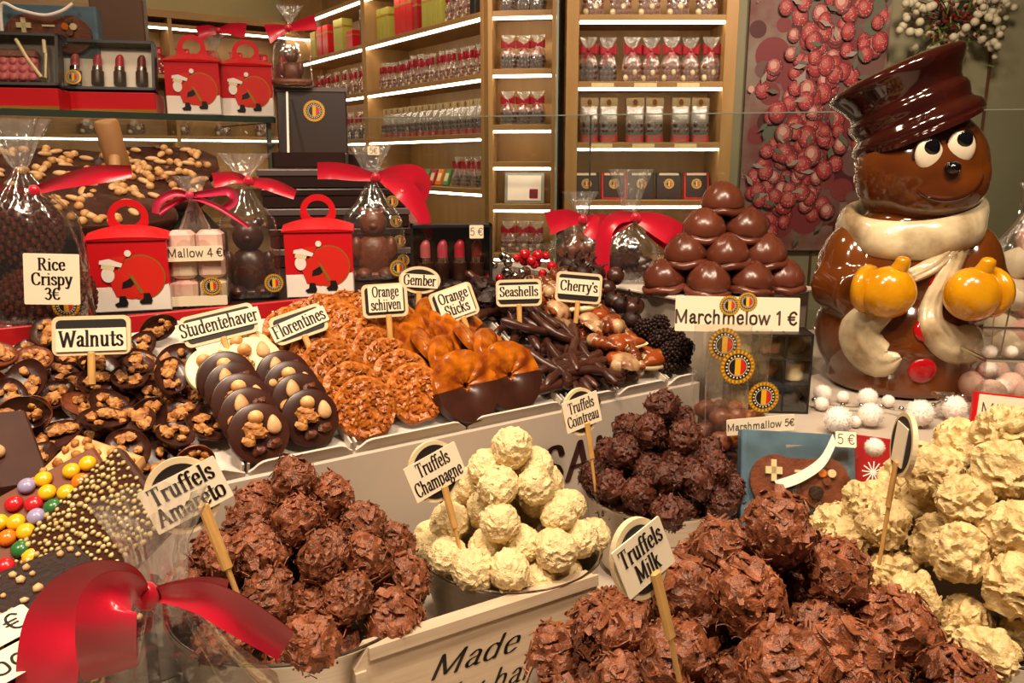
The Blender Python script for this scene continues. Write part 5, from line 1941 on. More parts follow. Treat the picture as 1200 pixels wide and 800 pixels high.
RB = Proto(red_box())
b1 = base_of(156, 366, Z3 + .001)
b2 = base_of(376, 349, Z3 + .001)
G1 = facing(17, 0, 0)
RB.put(MX(b1 + G1 @ Vector((0, .035, 0)), G1, 0.87), 'red handled carton printed with a man carrying a sack, left of the pink marshmallow bag', 'red printed cartons')
G2 = facing(10, 0, 0)
RB.put(MX(b2 + G2 @ Vector((0, .035, 0)), G2, 0.88), 'red handled carton printed with a man carrying a sack, beside the big bowed bag', 'red printed cartons')

# ---- rice crispy bag at the far left


def c_crispy(t):
    for k, (z, r, y, x) in enumerate(((0.105, 0.040, 0, -0.008), (0.035, 0.044, -0.002, 0.012))):
        mb = MB()
        rr = random.Random(k)
        mb.ell((x, y, z), (r, 0.022, r), 24, 16)
        for i in range(300):
            zz = 1 - 2 * (i + .5) / 300
            a = i * 2.399963
            q = math.sqrt(1 - zz * zz)
            mb.ell((x + r * q * math.cos(a), y + 0.023 * q * math.sin(a), z + r * zz), (.0033, .0033, .004), 6, 4)
        mb.build('crisped_wafer', M['crisp'], t)


RC = base_of(44, 392, Z3 + .001)
RC = Vector((RC.x, RC.y, Z3 + 0.001))
GR = facing(24)
tb = gift_bag('clear bag of chocolate rice crisp wafers with red satin bow at the far left', RC + GR @ Vector((0, .03, 0)), GR, 0.108, 0.07, 0.15, 0.168, 0.05, 0.6, c_crispy,
              [[(40, 224, 10, 0), (70, 214, 16, -.01), (110, 205, 22, -.016), (154, 201, 15, -.01)], [(40, 224, 10, 0), (15, 224, 14, -.008), (-30, 224, 20, -.008)]], RC.y - 0.005 + .03, (40, 224, .006), 3)
crest_part(tb, 0.030, 0.030, 0.013, -0.040)
t = thing('price_card', 'white card reading Rice Crispy 3 € leaning on the wafer bag', 'sign', Matrix.Translation(atY(61, 327, RC.y - 0.03)) @ facing(14, 6, -3).to_4x4())
MB().prism(rrect(0.050, 0.050, .001, 1), -.0006, .0006).build('card', M['paper'], t, False)
mb = MB()
for i, s in enumerate(('Rice', 'Crispy', '3€')):
    lettering(mb, s, 0.0115, 0, 0.009 - i * 0.0145, -.0009, True, squeeze=0.85)
mb.build('lettering', M['ink'], t, False)

# ---- marshmallow bag


def c_mallow(t):
    rr = random.Random(3)
    k = 0
    for r, z in enumerate((0.004, 0.034, 0.064)):
        for x in (-0.0165, 0.0165):
            mb = MB().box(-0.0155, 0.0155, -0.014, 0.014, 0, 0.029, b=.005)
            o = mb.build('marshmallow_cube', M['pinkmallow'] if (r + (x > 0)) % 2 == 0 or r == 2 else M['whitemallow'], t, sharp=30)
            o.location = (x, 0, z)
            o.rotation_euler = (0, 0, rr.uniform(-.1, .1))


b3 = base_of(234, 360, Z3 + .001)
G3 = facing(14)
tb = gift_bag('clear bag of pink and cream marshmallow cubes with pink ribbon', b3 + G3 @ Vector((0, .02, 0)), G3, 0.072, 0.036, 0.10, 0.128, 0.03, 0.5, c_mallow,
              [[(222, 229, 6, 0), (205, 226, 9, -.006), (186, 236, 10, -.012), (182, 250, 9, -.010)], [(222, 229, 6, 0), (200, 240, 8, .004), (186, 250, 8, -.002)], [(222, 229, 6, 0), (245, 226, 9, -.006), (268, 224, 11, -.012), (274, 236, 10, -.010), (258, 246, 8, -.004)], [(224, 230, 5, 0), (255, 242, 6, -.008), (292, 266, 4, -.01)]],
              b3.y + .01, (222, 229, .005), 5, 'pink_ribbon')
crest_part(tb, 0.016, 0.026, 0.0115, -0.0205)
mb = MB()
st = MB().prism(rrect(0.064, 0.018, .001, 1), -.0005, .0005).build('price_strip', M['paper'], tb, False)
st.location = (0, -0.0205, 0.066)
lettering(mb, 'Mallow 4 €', 0.0098, 0, -0.0036, -.0008, False, 4.4, 4.4)
mb.build('lettering', M['grey_ink'], st, False)
st2 = MB().prism(rrect(0.066, 0.012, .001, 1), -.0005, .0005).build('base_strip', M['whitemallow'], tb, False)
st2.location = (0, -0.0195, 0.008)


# ---- moulded chocolate figures inside clear bags


def c_figure(hh, m='milk'):
    def f(t):
        mb = MB()
        mb.box(-0.035, 0.035, -0.018, 0.018, 0.0, 0.012, b=.003)
        mb.ell((0, 0, hh * .26), (hh * .21, hh * .15, hh * .25), 24, 16)
        mb.ell((0, -.002, hh * .62), (hh * .15, hh * .13, hh * .16), 24, 16)
        mb.ell((-hh * .19, -.008, hh * .34), (hh * .07, hh * .07, hh * .14), 14, 10)
        mb.ell((hh * .19, -.008, hh * .34), (hh * .07, hh * .07, hh * .14), 14, 10)
        mb.ell((-hh * .11, 0, hh * .76), (hh * .05, hh * .03, hh * .05), 12, 8)
        mb.ell((hh * .11, 0, hh * .76), (hh * .05, hh * .03, hh * .05), 12, 8)
        mb.ell((0, -hh * .12, hh * .60), (hh * .05, hh * .045, hh * .04), 12, 8)
        mb.ell((-hh * .12, -hh * .10, hh * .07), (hh * .09, hh * .12, hh * .07), 14, 10)
        mb.ell((hh * .12, -hh * .10, hh * .07), (hh * .09, hh * .12, hh * .07), 14, 10)
        mb.build('chocolate_bear', M[m], t, sharp=0)
    return f


b4 = base_of(294, 352, Z3 + .001)
G4 = facing(14)
tb = gift_bag('bowed clear bag with a chocolate bear, between the marshmallows and the red carton', b4 + G4 @ Vector((0, .03, 0)), G4, 0.078, 0.055, 0.13, 0.150, 0.035, 0.8, c_figure(0.13, 'dark'),
              [[(291, 212, 8, 0), (272, 208, 14, -.01), (250, 212, 20, -.014)], [(291, 212, 8, 0), (318, 217, 15, -.012), (346, 228, 12, -.01)]], b4.y + .02, (291, 212, .006), 7)
crest_part(tb, 0.030, 0.022, 0.012, -0.032)
b5 = base_of(440, 330, Z3 + .001)
G5 = facing(10)
tb = gift_bag('tall clear bag with a chocolate bear and wide red satin bow in the middle', b5 + G5 @ Vector((0, .035, 0)), G5, 0.092, 0.066, 0.125, 0.148, 0.052, 0.66, c_figure(0.135),
              [[(440, 208, 9, 0), (415, 203, 18, -.012), (392, 200, 20, -.02), (372, 200, 20, -.018)], [(440, 208, 9, 0), (462, 206, 24, -.012), (484, 212, 38, -.02), (486, 226, 30, -.012), (470, 226, 20, .0)], [(448, 208, 12, -.004), (474, 222, 26, -.022), (494, 250, 18, -.026), (503, 280, 7, -.024)]],
              b5.y + .025, (440, 208, .0065), 9)
crest_part(tb, 0.034, 0.020, 0.0125, -0.038)
b6 = atY(450, 120, b5.y)
mb = MB()
pst = MB().prism(rrect(0.017, 0.012, .001, 1), -.0005, .0005).build('price_sticker', M['paper'], tb, False)
pst.location = (0.004, -0.020, 0.190)
lettering(mb, '5€', 0.008, 0, -.004, -.0008, False, 3, 3)
mb.build('lettering', M['grey_ink'], pst, False)

# two red-bowed bags on the right of the trays


def c_rocks(hh, rad, m='dark', n=26, seed=2):
    def f(t):
        rr = random.Random(seed)
        mb = MB()
        for i in range(n):
            z = rr.uniform(.012, hh)
            q = rad * (1 - .3 * z / hh)
            blob(mb, (rr.uniform(-q, q), rr.uniform(-q * .6, q * .6), z), rr.uniform(.009, .014), i + seed, 0, .5, 2, 2)
        mb.build('chocolate_rocks', M[m], t)
    return f


b7 = ST(0.357, 0.325, 1.3015)
gift_bag('smaller clear bag of milk chocolate rocks with red bow behind the Cherry tag', b7, facing(6), 0.10, 0.07, 0.09, 0.106, 0.042, 0.5, c_rocks(.075, .034, 'milk', 24, 2),
         [[(683, 257, 10, 0), (664, 256, 22, -.01), (642, 262, 28, -.016)], [(683, 257, 10, 0), (706, 262, 22, -.01), (724, 268, 28, -.012)]], b7.y - .01, (683, 257, .007), 12)
b8 = ST(0.348, 0.195, 1.3185)
gift_bag('clear bag of dark chocolate rocks with large red bow left of the dome pyramid', b8, facing(2), 0.094, 0.062, 0.078, 0.096, 0.072, 0.62, c_rocks(.06, .032, 'dark', 24, 8),
         [[(744, 254, 10, 0), (768, 262, 26, -.014), (792, 276, 30, -.018), (786, 284, 22, -.006), (760, 268, 14, .004)], [(744, 254, 10, 0), (722, 256, 16, -.014), (708, 276, 18, -.022), (706, 326, 16, -.02)], [(744, 254, 10, 0), (706, 268, 26, -.004), (690, 262, 26, .006)]], b8.y - .012, (745, 255, .007), 14)

# ------------------------------------------------------------------ boxes of chocolate lipsticks


def lipsticks(t, xs, z0, s, y, band='silver'):
    for x, m in zip(xs, ('lip1', 'lip2', 'lip3', 'lip4')):
        mb = MB()
        mx = Matrix.Translation((x, y, z0))
        mb.lathe([(.3 * s, 0), (s * .62, 0), (s * .66, s * .1), (s * .66, s * 1.5), (s * .6, s * 1.55), (s * .2, s * 1.6)], 20, 0, mx)
        c = mb.build('lipstick_case', M['dark'], t)
        mb = MB()
        mb.lathe([(.2 * s, s * 1.45), (s * .57, s * 1.5), (s * .57, s * 2.0), (.2 * s, s * 2.02)], 20, 0, mx)
        mb.build('lipstick_band', M[band], c)
        mb = MB()
        n = 20
        rings = []
        for r, z, sl in ((.4, 1.95, 0), (.46, 2.0, 0), (.46, 2.9, 0), (.42, 3.15, .25), (.30, 3.4, .3), (.1, 3.55, .2)):
            rings.append([(s * r * math.cos(2 * PI * j / n), s * r * math.sin(2 * PI * j / n), s * (z + sl * math.cos(2 * PI * j / n) * r)) for j in range(n)])
        mb.loft(rings, 0, mx)
        mb.build('lipstick_tip', M[m], c)


lb = ST(0.095, 0.40, Z3 + .001)
lb = base_of(528, 334, Z3 + .001)
GL = facing(6)
t = thing('lipstick_box', 'black window box with four chocolate lipsticks behind the Gember tag', 'box', Matrix.Translation(lb + Vector((0, .025, 0))) @ GL.to_4x4())
w, h, d = 0.118, 0.086, 0.036
MB().box(-w / 2, w / 2, d / 2 - .002, d / 2, 0, h).build('back', M['darkbox'], t, False)
mb = MB()
mb.box(-w / 2, -w / 2 + .004, -d / 2, d / 2, 0, h)
mb.box(w / 2 - .004, w / 2, -d / 2, d / 2, 0, h)
mb.box(-w / 2, w / 2, -d / 2, d / 2, 0, .004)
mb.box(-w / 2, w / 2, -d / 2, d / 2, h - .004, h)
mb.build('frame', M['black'], t, False)
MB().box(-w / 2 + .004, w / 2 - .004, -d / 2 + .0005, -d / 2 + .001, .004, h - .004).build('window', M['window'], t, False)
lipsticks(t, [-.038, -.013, .012, .037], 0.005, 0.0165, 0)
st = MB().prism(rrect(0.020, 0.019, .001, 1), -.0005, .0005).build('price_sticker', M['paper'], t, False)
st.location = (0.036, -d / 2 - .001, h - .010)
mb = MB()
lettering(mb, '5 €', 0.0105, 0, -.005, -.0008, False, 3, 3)
mb.build('lettering', M['grey_ink'], st, False)

# ------------------------------------------------------------------ dark presentation boxes behind the bags
bx0, bx1 = atY(322, 250, 1.42), atY(478, 250, 1.42)
GB = facing(9)
for i, (z0, z1, nm) in enumerate(((1.323, 1.3545, 'lowest'), (1.355, 1.3875, 'second from the bottom'), (1.388, 1.4205, 'middle one'), (1.421, 1.453, 'fourth from the bottom'), (1.4535, 1.485, 'topmost'))):
    t = thing('presentation_box', 'flat dark brown presentation box, %s in the stack behind the bowed bags' % nm, 'box', Matrix.Translation(((bx0.x + bx1.x) / 2 - .006 * i, 1.46 + .005 * i, z0)) @ GB.to_4x4(), group='stacked presentation boxes')
    h = z1 - z0
    MB().box(-.118, .118, -.075, .075, 0, h * .62, b=.0015).build('box_body', M['darkbox'], t, False)
    MB().box(-.120, .120, -.077, .077, h * .62, h * .98, b=.0015).build('lid', M['box_edge'] if i % 2 == 0 else M['darkbox'], t, False)
    q = crest_part(t, .096, h * .3, .0105, -.0785)
ob = atY(362, 200, 1.45)
t = thing('open_box', 'open dark chocolate box with round flag emblem in its raised lid', 'box', Matrix.Translation((ob.x, 1.475, 1.486)) @ facing(8).to_4x4())
w, d, h = .122, .10, .026
mb = MB()
mb.box(-w / 2, w / 2, -d / 2, d / 2, 0, .003)
for a in ((-w / 2, -w / 2 + .003, -d / 2, d / 2), (w / 2 - .003, w / 2, -d / 2, d / 2), (-w / 2, w / 2, -d / 2, -d / 2 + .003), (-w / 2, w / 2, d / 2 - .003, d / 2)):
    mb.box(*a, 0, h)
mb.build('box_body', M['darkbox'], t, False)
MB().box(-w / 2 + .003, w / 2 - .003, -d / 2 + .003, d / 2 - .003, .012, h - .004).build('gold_lining', M['gold'], t, False)
ld = MB().box(-w / 2, w / 2, 0, .010, 0, .112, b=.0015).build('lid', M['darkbox'], t, False)
ld.location = (0, d / 2 - .012, h)
ld.rotation_euler = (R(-8), 0, 0)
MB().box(-w / 2 - .001, w / 2 + .001, -.002, .012, .108, .115).build('lid_edge', M['box_edge'], ld, False)
crest_part(ld, .004, .074, .019, -.001)
MB().tube([(-.034, -.045, h - .004), (-.040, d / 2 - .014, .13)], .0022, 8).build('lid_stay', M['white_card'], t)
sb = atY(448, 215, 1.62)
tag(MB().box(-.066, .066, -.02, .02, 0, .180, b=.0015).build('carton', M['pinkbox'], None, False), 'plain salmon carton behind the tall bowed bag', 'box').matrix_basis = Matrix.Translation((-.248, 1.60, 1.3007)) @ facing(4).to_4x4()
tag(MB().box(-.05, .05, -.02, .02, 0, .212, b=.002).build('dark_carton', M['darkbox'], None, False), 'plain dark carton behind the salmon carton', 'box').matrix_basis = Matrix.Translation((-.315, 1.645, 1.3007)) @ facing(4).to_4x4()
# clear bag on the open lid
tp = atY(341, 104, 1.51)
gift_bag('clear bag with a chocolate bear and red bow standing on the open box lid', (tp.x, 1.525, 1.628), facing(8), 0.066, 0.05, 0.088, 0.106, 0.03, 0.7, c_figure(0.085),
         [[(338, 33, 7, 0), (325, 36, 16, -.008), (313, 40, 24, -.012)], [(338, 33, 7, 0), (354, 29, 14, -.008), (370, 26, 18, -.012)]], 1.515, (338, 33, .006), 17)

# ------------------------------------------------------------------ glass shelf at the upper left and what stands on it
s0, s1 = atz(-60, 125, 1.584), atz(322, 137.5, 1.584)
gd = (s1 - s0)
gl = gd.length
ga = math.atan2(gd.y, gd.x)
GS = Matrix.Translation(s0) @ Matrix.Rotation(ga, 4, 'Z')
t = thing('glass_shelf', 'glass display shelf with dark edge at the upper left', 'shelf', GS)
MB().box(0, gl, 0.001, 0.30, -.010, 0).build('pane', M['glass'], t, False)
MB().box(0, gl, -0.003, 0.0008, -.011, .0005).build('front_edge', M['glass_edge'], t, False)
MB().box(gl - .004, gl, -0.003, 0.30, -.011, .0005).build('side_edge', M['glass_edge'], t, False)
MB().box(0, gl, 0.0, 0.004, -.196, -.013).build('front_pane', M['glass'], t, False)
MB().box(0, gl, -0.001, 0.004, -.052, -.0495).build('pane_seam', M['pale_edge'], t, False)
for x in (0.02, gl - .012):
    MB().box(x, x + .008, 0.012, 0.020, -.196, -.0115).build('upright', M['pale_edge'], t, False)


def on_shelf(px, depth, z=0.0005):
    """a spot on the glass shelf under image column px, depth behind the front edge"""
    o = (s0 + Vector((-math.sin(ga), math.cos(ga), 0)) * depth)
    d = Vector((math.cos(ga), math.sin(ga), 0))
    X, Yr = ray(px, 125).x, ray(px, 125).y
    k = (o.x * Yr - o.y * X) / (d.y * X - d.x * Yr)
    p = o + d * k
    return Vector((p.x, p.y, 1.584 + z))


SR = Matrix.Rotation(ga - R(26), 3, 'Z')
# lipstick window box
p = on_shelf(131, 0.06)
t = thing('lipstick_box', 'window box of four chocolate lipsticks on a red carton at the upper left', 'box', Matrix.Translation(p) @ SR.to_4x4())
w = 0.166
MB().box(-w / 2, w / 2, -.03, .05, 0, .036, b=.001).build('red_base', M['red'], t, False)
MB().box(-w / 2 + .001, w / 2 + .001, -.0315, -.029, 0, .006).build('base_trim', M['gold'], t, False)
fr = thing('x', 'x', 'x') if False else None
f = MB()
f.box(-w / 2, w / 2, -.010, -.006, 0, .004)
tilt = Matrix.Translation((0, -.012, .037)) @ Matrix.Rotation(R(-18), 4, 'X')
h = .094
mb = MB()
for a in ((-w / 2, -w / 2 + .005, 0, h), (w / 2 - .005, w / 2, 0, h)):
    mb.box(a[0], a[1], -.014, .014, a[2], a[3], 0, tilt)
mb.box(-w / 2, w / 2, -.014, .014, 0, .005, 0, tilt)
mb.box(-w / 2, w / 2, -.014, .014, h - .005, h, 0, tilt)
mb.build('frame', M['black'], t, False)
bk = MB().box(-w / 2 + .005, w / 2 - .005, .010, .013, .005, h - .005, 0, tilt).build('white_tray', M['white_card'], t, False)
MB().box(-w / 2 + .005, w / 2 - .005, -.0135, -.013, .005, h - .005, 0, tilt).build('window', M['window'], t, False)
lp = MB()
q = MB()
hold = bpy.data.objects.new('lipstick_set', None)
lipsticks(t, [-.056, -.018, .020, .058], 0.014, 0.0165, 0)
for c in list(t.children):
    if c.name.startswith('lipstick_case'):
        c.matrix_basis = tilt
bpy.data.objects.remove(hold)
q = MB()
crest(q, -.056, .022, .014, -.0145)
q.v = [tuple(tilt @ Vector(v)) for v in q.v]
q.build('round_emblem', [M['gold'], M['black'], M['yellow'], M['flag_red'], M['paper']], t, False)
# quilted chocolate handbag box
p = on_shelf(18, 0.06)
t = thing('handbag_box', 'window box holding a quilted pink chocolate handbag at the far upper left', 'box', Matrix.Translation(p) @ SR.to_4x4())
w = 0.16
MB().box(-w / 2, w / 2, -.03, .05, 0, .036, b=.001).build('red_base', M['red'], t, False)
MB().box(-w / 2 + .001, w / 2 - .001, -.0315, -.029, 0, .006).build('base_trim', M['gold'], t, False)
mb = MB()
for a in ((-w / 2, -w / 2 + .005, 0, h), (w / 2 - .005, w / 2, 0, h)):
    mb.box(a[0], a[1], -.014, .014, a[2], a[3], 0, tilt)
mb.box(-w / 2, w / 2, -.014, .014, 0, .005, 0, tilt)
mb.box(-w / 2, w / 2, -.014, .014, h - .005, h, 0, tilt)
mb.build('frame', M['black'], t, False)
MB().box(-w / 2 + .005, w / 2 - .005, .010, .013, .005, h - .005, 0, tilt).build('back_card', M['box_edge'], t, False)
MB().box(-w / 2 + .005, w / 2 - .005, -.0135, -.013, .005, h - .005, 0, tilt).build('window', M['window'], t, False)
hb = MB()
hb.box(-.062, .045, -.008, .008, .010, .056, 0, tilt, b=.004)
hbo = hb.build('chocolate_handbag', M['lip1'], t)
hb = MB()
for i in range(7):
    for j in range(3):
        hb.ell((-.054 + i * .0152, -.008, .017 + j * .014), (.0075, .003, .007), 8, 6, 0, tilt)
hb.build('quilting', M['lip1'], hbo)
hb = MB()
hb.box(-.062, .046, -.0105, .009, .050, .066, 0, tilt, b=.003)
hb.build('handbag_flap', M['milk'], hbo)
hb = MB()
hb.tube([tilt @ Vector(v) for v in ((.012, -.008, .084), (.03, -.009, .05), (.052, -.009, .016), (.060, -.009, .014), (.058, -.008, .06), (.056, -.008, .084))], .0032, 8)
hb.build('handbag_strap', M['cream_choc'], hbo)


def controller(t, w, h, y, mx, price=False):
    """chocolate game pad lying in a window box: body, cross, buttons, sticks"""
    mb = MB()
    mb.prism(rrect(w * .86, h * .46, h * .2, 8, 0, h * .56), y - .008, y, 0, mx)
    mb.prism(oval(w * .24, h * .30, 24, -w * .24, h * .52), y - .009, y, 0, mx)
    mb.prism(oval(w * .24, h * .30, 24, w * .24, h * .52), y - .009, y, 0, mx)
    b = mb.build('chocolate_controller', M['milk'], t, False)
    mb = MB()
    mb.box(-w * .34, -w * .18, y - .013, y - .008, h * .60, h * .68, 0, mx)
    mb.box(-w * .285, -w * .235, y - .013, y - .008, h * .52, h * .76, 0, mx)
    mb.build('direction_pad', M['cream_choc'], b, False)
    for x, z, m in ((.20, .64, 'candy_orange'), (.29, .64, 'cream_choc'), (.245, .74, 'milk'), (.245, .55, 'milk')):
        mb = MB()
        mb.prism(oval(w * .04, w * .04, 20, w * x, h * z), y - .014, y - .008, 0, mx)
        mb.build('round_button', M[m], b, False)
    for x in (-.11, .14):
        mb = MB()
        mb.prism(oval(w * .065, w * .065, 24, w * x, h * .42), y - .016, y - .006, 0, mx)
        mb.build('thumb_stick', M['black_choc'], b, False)
    mb = MB()
    mb.box(-w * .06, w * .08, y - .0115, y - .008, h * .63, h * .66, 0, mx)
    mb.build('slot_mark', M['cream_choc'], b, False)


p = on_shelf(72, 0.135)
t = thing('controller_box', 'blue window box with chocolate game pad and white handle above the lipstick box', 'box', Matrix.Translation(p) @ SR.to_4x4())
MB().box(-.082, .082, -.018, .018, 0.0, .19, b=.001).build('back_card', M['blue'], t, False)
controller(t, 0.15, 0.11, -.018, Matrix.Translation((0, 0, .082)))
MB().box(-.082, .082, -.0395, -.039, 0.004, .186).build('window', M['window'], t, False)
mb = MB()
mb.tube(catmull([(-.072, -.041, .14), (-.066, -.042, .185), (-.04, -.044, .176), (0, -.045, .168), (.03, -.044, .176), (.05, -.042, .19)], 5), .0032, 8)
mb.build('cord_handle', M['white_card'], t)
p = on_shelf(150, 0.22)
tag(MB().box(-.05, .05, -.02, .02, 0, .24, b=.002).build('tall_carton', M['trim'], None, False), 'tall plain brown carton behind the lipstick window box', 'box').matrix_basis = Matrix.Translation(p) @ SR.to_4x4()
for x, lab in ((230, 'left of the pair on the glass shelf'), (292, 'right of the pair on the glass shelf')):
    p = on_shelf(x, 0.045)
    RB.put(Matrix.Translation(p) @ Matrix.Rotation(ga - R(24), 4, 'Z'), 'red carton printed with a sack-carrying man, ' + lab, 'red printed cartons')
p = on_shelf(256, 0.16)
gift_bag('clear bag with red bow behind the pair of red cartons on the glass shelf', p, facing(10), 0.066, 0.05, 0.12, 0.142, 0.04, 0.8, c_figure(0.105), [[(256, 36, 7, 0), (244, 36, 14, -.006), (232, 40, 18, -.01)], [(256, 36, 7, 0), (272, 34, 14, -.006), (288, 36, 18, -.01)]], p.y - .01, (256, 36, .006), 19)

# ------------------------------------------------------------------ nut slabs and mallet on the rear step
rr = random.Random(15)


def nut_slab(label, mx, w, d, h, n, fruit=True):
    t = thing('nut_slab', label, 'chocolate', mx)
    mb = MB()
    m_ = 18
    secs = []
    out = [(w / 2 * math.cos(2 * PI * j / m_) * (1 + .16 * noise.noise(Vector((j * .9, w * 40, n)))) * 1.12, d / 2 * math.sin(2 * PI * j / m_) * (1 + .16 * noise.noise(Vector((j * .8, n, 3)))) * 1.12) for j in range(m_)]
    out = [(max(-w / 2, min(w / 2, x)), max(-d / 2, min(d / 2, y))) for x, y in out]
    mb.loft([[(x * .97, y * .97, 0) for x, y in out], [(x, y, h * .3) for x, y in out], [(x, y, h * .85) for x, y in out], [(x * .97, y * .97, h) for x, y in out]])
    mb.build('chocolate_slab', M['dark'], t, sharp=50)
    for i in range(n):
        q = math.sqrt(rr.random()) * .9
        a = rr.uniform(0, 6.28)
        x, y = q * w / 2 * math.cos(a), q * d / 2 * math.sin(a)
        mb = MB()
        k = rr.random()
        if k < .55:
            mb.ell((x, y, h + .003), (.0068, .0068, .0065), 12, 8)
            mb.build('hazelnut', M['hazel'], t)
        elif k < .9:
            mb.ell((0, 0, 0), (.012, .0062, .0045), 12, 8, 0, MX((x, y, h + .002), (rr.uniform(-.2, .2), rr.uniform(-.2, .2), rr.uniform(0, 6.28))))
            mb.build('almond', M['almond'], t)
        else:
            blob(mb, (x, y, h + .002), (.008, .006, .004), i, 0, .5, 2, 2)
            mb.build('raisin', M['raisin'], t)
    return t


TS = Matrix.Rotation(CA, 4, 'Z')


def slab_at(px, py, Y, tilt, yaw):
    p = atY(px, py, Y)
    return Matrix.Translation(p) @ TS @ Matrix.Rotation(yaw, 4, 'Z') @ Matrix.Rotation(R(tilt), 4, 'X')


nut_slab('broken dark chocolate slab with hazelnuts and almonds, farthest at the back left', slab_at(55, 203, 1.40, 20, 0.1), .26, .16, .016, 46)
nut_slab('broken dark chocolate slab studded with hazelnuts beside the mallet head', slab_at(185, 200, 1.46, 20, -0.2), .20, .16, .016, 46)
nut_slab('broken dark chocolate slab with nuts behind the red bow of the wafer bag', slab_at(60, 226, 1.29, 24, 0.3), .22, .14, .016, 40)
nut_slab('broken dark chocolate slab with nuts between the red bows', slab_at(175, 228, 1.36, 24, 0.0), .20, .13, .018, 44)
nut_slab('broken dark slab with nuts lying lowest behind the red carton', slab_at(110, 262, 1.21, 20, 0.15), .24, .11, .02, 26)
nut_slab('broken dark slab with nuts at the left edge behind the wafer bag', slab_at(5, 256, 1.17, 18, 0.0), .16, .12, .018, 20)
t = thing('slab_stand', 'dark sloping stand under the nut slabs', 'stand', Matrix.Translation(atY(110, 245, 1.30)) @ TS)
q0 = atY(110, 245, 1.30).z
mb = MB()
mb.loft([[(-.34, -.10, Z4 + .001 - q0), (.17, -.10, Z4 + .001 - q0), (.17, .20, Z4 + .001 - q0), (-.34, .20, Z4 + .001 - q0)], [(-.34, -.10, Z4 + .004 - q0), (.17, -.10, Z4 + .004 - q0), (.17, .20, .032), (-.34, .20, .032)]])
mb.build('stand_body', M['black'], t, False)
# mallet standing in the slabs
mp = atY(128, 178, 1.30)
t = thing('wooden_mallet', 'wooden mallet standing among the nut slabs', 'mallet', Matrix.Translation(atY(126, 150, 1.36)) @ Euler((R(14), R(-4), 0)).to_matrix().to_4x4())
MB().lathe([(.004, .012), (.016, .012), (.0185, .008), (.0185, -.082), (.016, -.086), (.004, -.086)], 28).build('mallet_head', M['mallet'], t)
MB().tube([(0.004, -.014, -.045), (.016, -.06, -.085), (.026, -.10, -.12)], [.0095, .0085, .0085], 14).build('mallet_handle', M['mallet'], t)

# ------------------------------------------------------------------ front left: wrapped bars leaning in a row


def bar_at(name, label, a, b, d, Y, L, h, th, m):
    """slab whose face leans back: upper right corner at pixel ray a, right edge towards b, upper edge towards d"""
    A = atY(a[0], a[1], Y)
    X = (A - atY(d[0], d[1], Y - 0.035)).normalized()
    Z = (A - atY(b[0], b[1], Y - 0.035)).normalized()
    Z = (Z - X * Z.dot(X)).normalized()
    Yd = Z.cross(X)
    mx = Matrix((X, Yd, Z)).transposed().to_4x4()
    mx.translation = A - Z * h
    t = thing(name, label, 'chocolate bar', mx)
    MB().box(-L, 0, 0, th, 0, h, b=.002).build('chocolate_slab', m, t)
    return t, h


def studs(t, name, mats, n, L, h, r, seed, flat=.7, one=False):
    rq = random.Random(seed)
    pts = []
    tries = 0
    while len(pts) < n and tries < 8000:
        tries += 1
        p = (rq.uniform(-L + r, -r), rq.uniform(r, h - r))
        if all((p[0] - q[0]) ** 2 + (p[1] - q[1]) ** 2 > (1.75 * r) ** 2 for q in pts):
            pts.append(p)
    if one:
        mb = MB()
        for x, z in pts:
            s = r * rq.uniform(.6, 1.1)
            blob(mb, (x, -s * .3, z), (s, s * .8, s), rq.random() * 99, 0, .4, 1, 2)
        o = mb.build(name, mats[0], t, sharp=0)
        o['kind'] = 'stuff'
        return
    for x, z in pts:
        mb = MB()
        mb.ell((x, -r * flat * .5, z), (r, r * flat, r), 14, 9)
        mb.build(name, rq.choice(mats), t)


t, h = bar_at('nut_bar', 'dark chocolate bar with almonds, rearmost of the leaning bars at the left edge', (30, 478), (62, 545), (-60, 486), .60, 0.15, .075, .012, M['bar_dark'])
studs(t, 'almond_piece', [M['almond']], 9, .15, h, .006, 1)
t, h = bar_at('caramel_bar', 'pale nut brittle bar between the dark bar and the sweet-studded bar', (90, 507), (118, 560), (40, 556), .575, 0.13, .06, .010, M['hazel'])
studs(t, 'nut_crumbs', [M['walnut']], 110, .13, h, .004, 2, one=True)
t, h = bar_at('sweet_studded_bar', 'milk chocolate bar studded with coloured sugar-shelled sweets', (109, 521), (148, 592), (0, 579), .545, 0.17, .085, .011, M['bar_milk'])
studs(t, 'coloured_sweet', [M[c] for c in ('candy_red', 'candy_pink', 'candy_yellow', 'candy_violet', 'candy_violet', 'candy_orange', 'candy_green', 'candy_red', 'candy_yellow')], 80, .17, h, .0058, 6)
t, h = bar_at('crisp_bar', 'dark chocolate bar covered in golden crisp pearls', (136, 521), (176, 572), (0, 655), .515, 0.17, .085, .011, M['bar_dark'])
studs(t, 'crisp_pearls', [M['nib']], 1250, .17, h, .0021, 4, one=True)
t, h = bar_at('nut_crumb_bar', 'frontmost dark chocolate bar with chopped nuts and a price label', (89, 633), (116, 690), (0, 667), .465, 0.15, .085, .011, M['black_choc'])
studs(t, 'chopped_nuts', [M['almond']], 110, .15, h, .003, 5, one=True)
lb_ = MB().prism(rrect(.075, .024, .001, 1), -.0035, -.003).build('price_label', M['paper'], t, False)
lb_.matrix_basis = Matrix.Translation((-.080, -.003, h * .38)) @ Matrix.Rotation(R(-6), 4, 'Y') @ Matrix.Scale(.85, 4)
mb = MB()
lettering(mb, '3 €', .0145, .018, -.006, -.0038, False, 4, 4)
mb.build('lettering', M['ink'], lb_, False)
lb_ = MB().prism(rrect(.075, .024, .001, 1), -.0035, -.003).build('name_label', M['paper'], t, False)
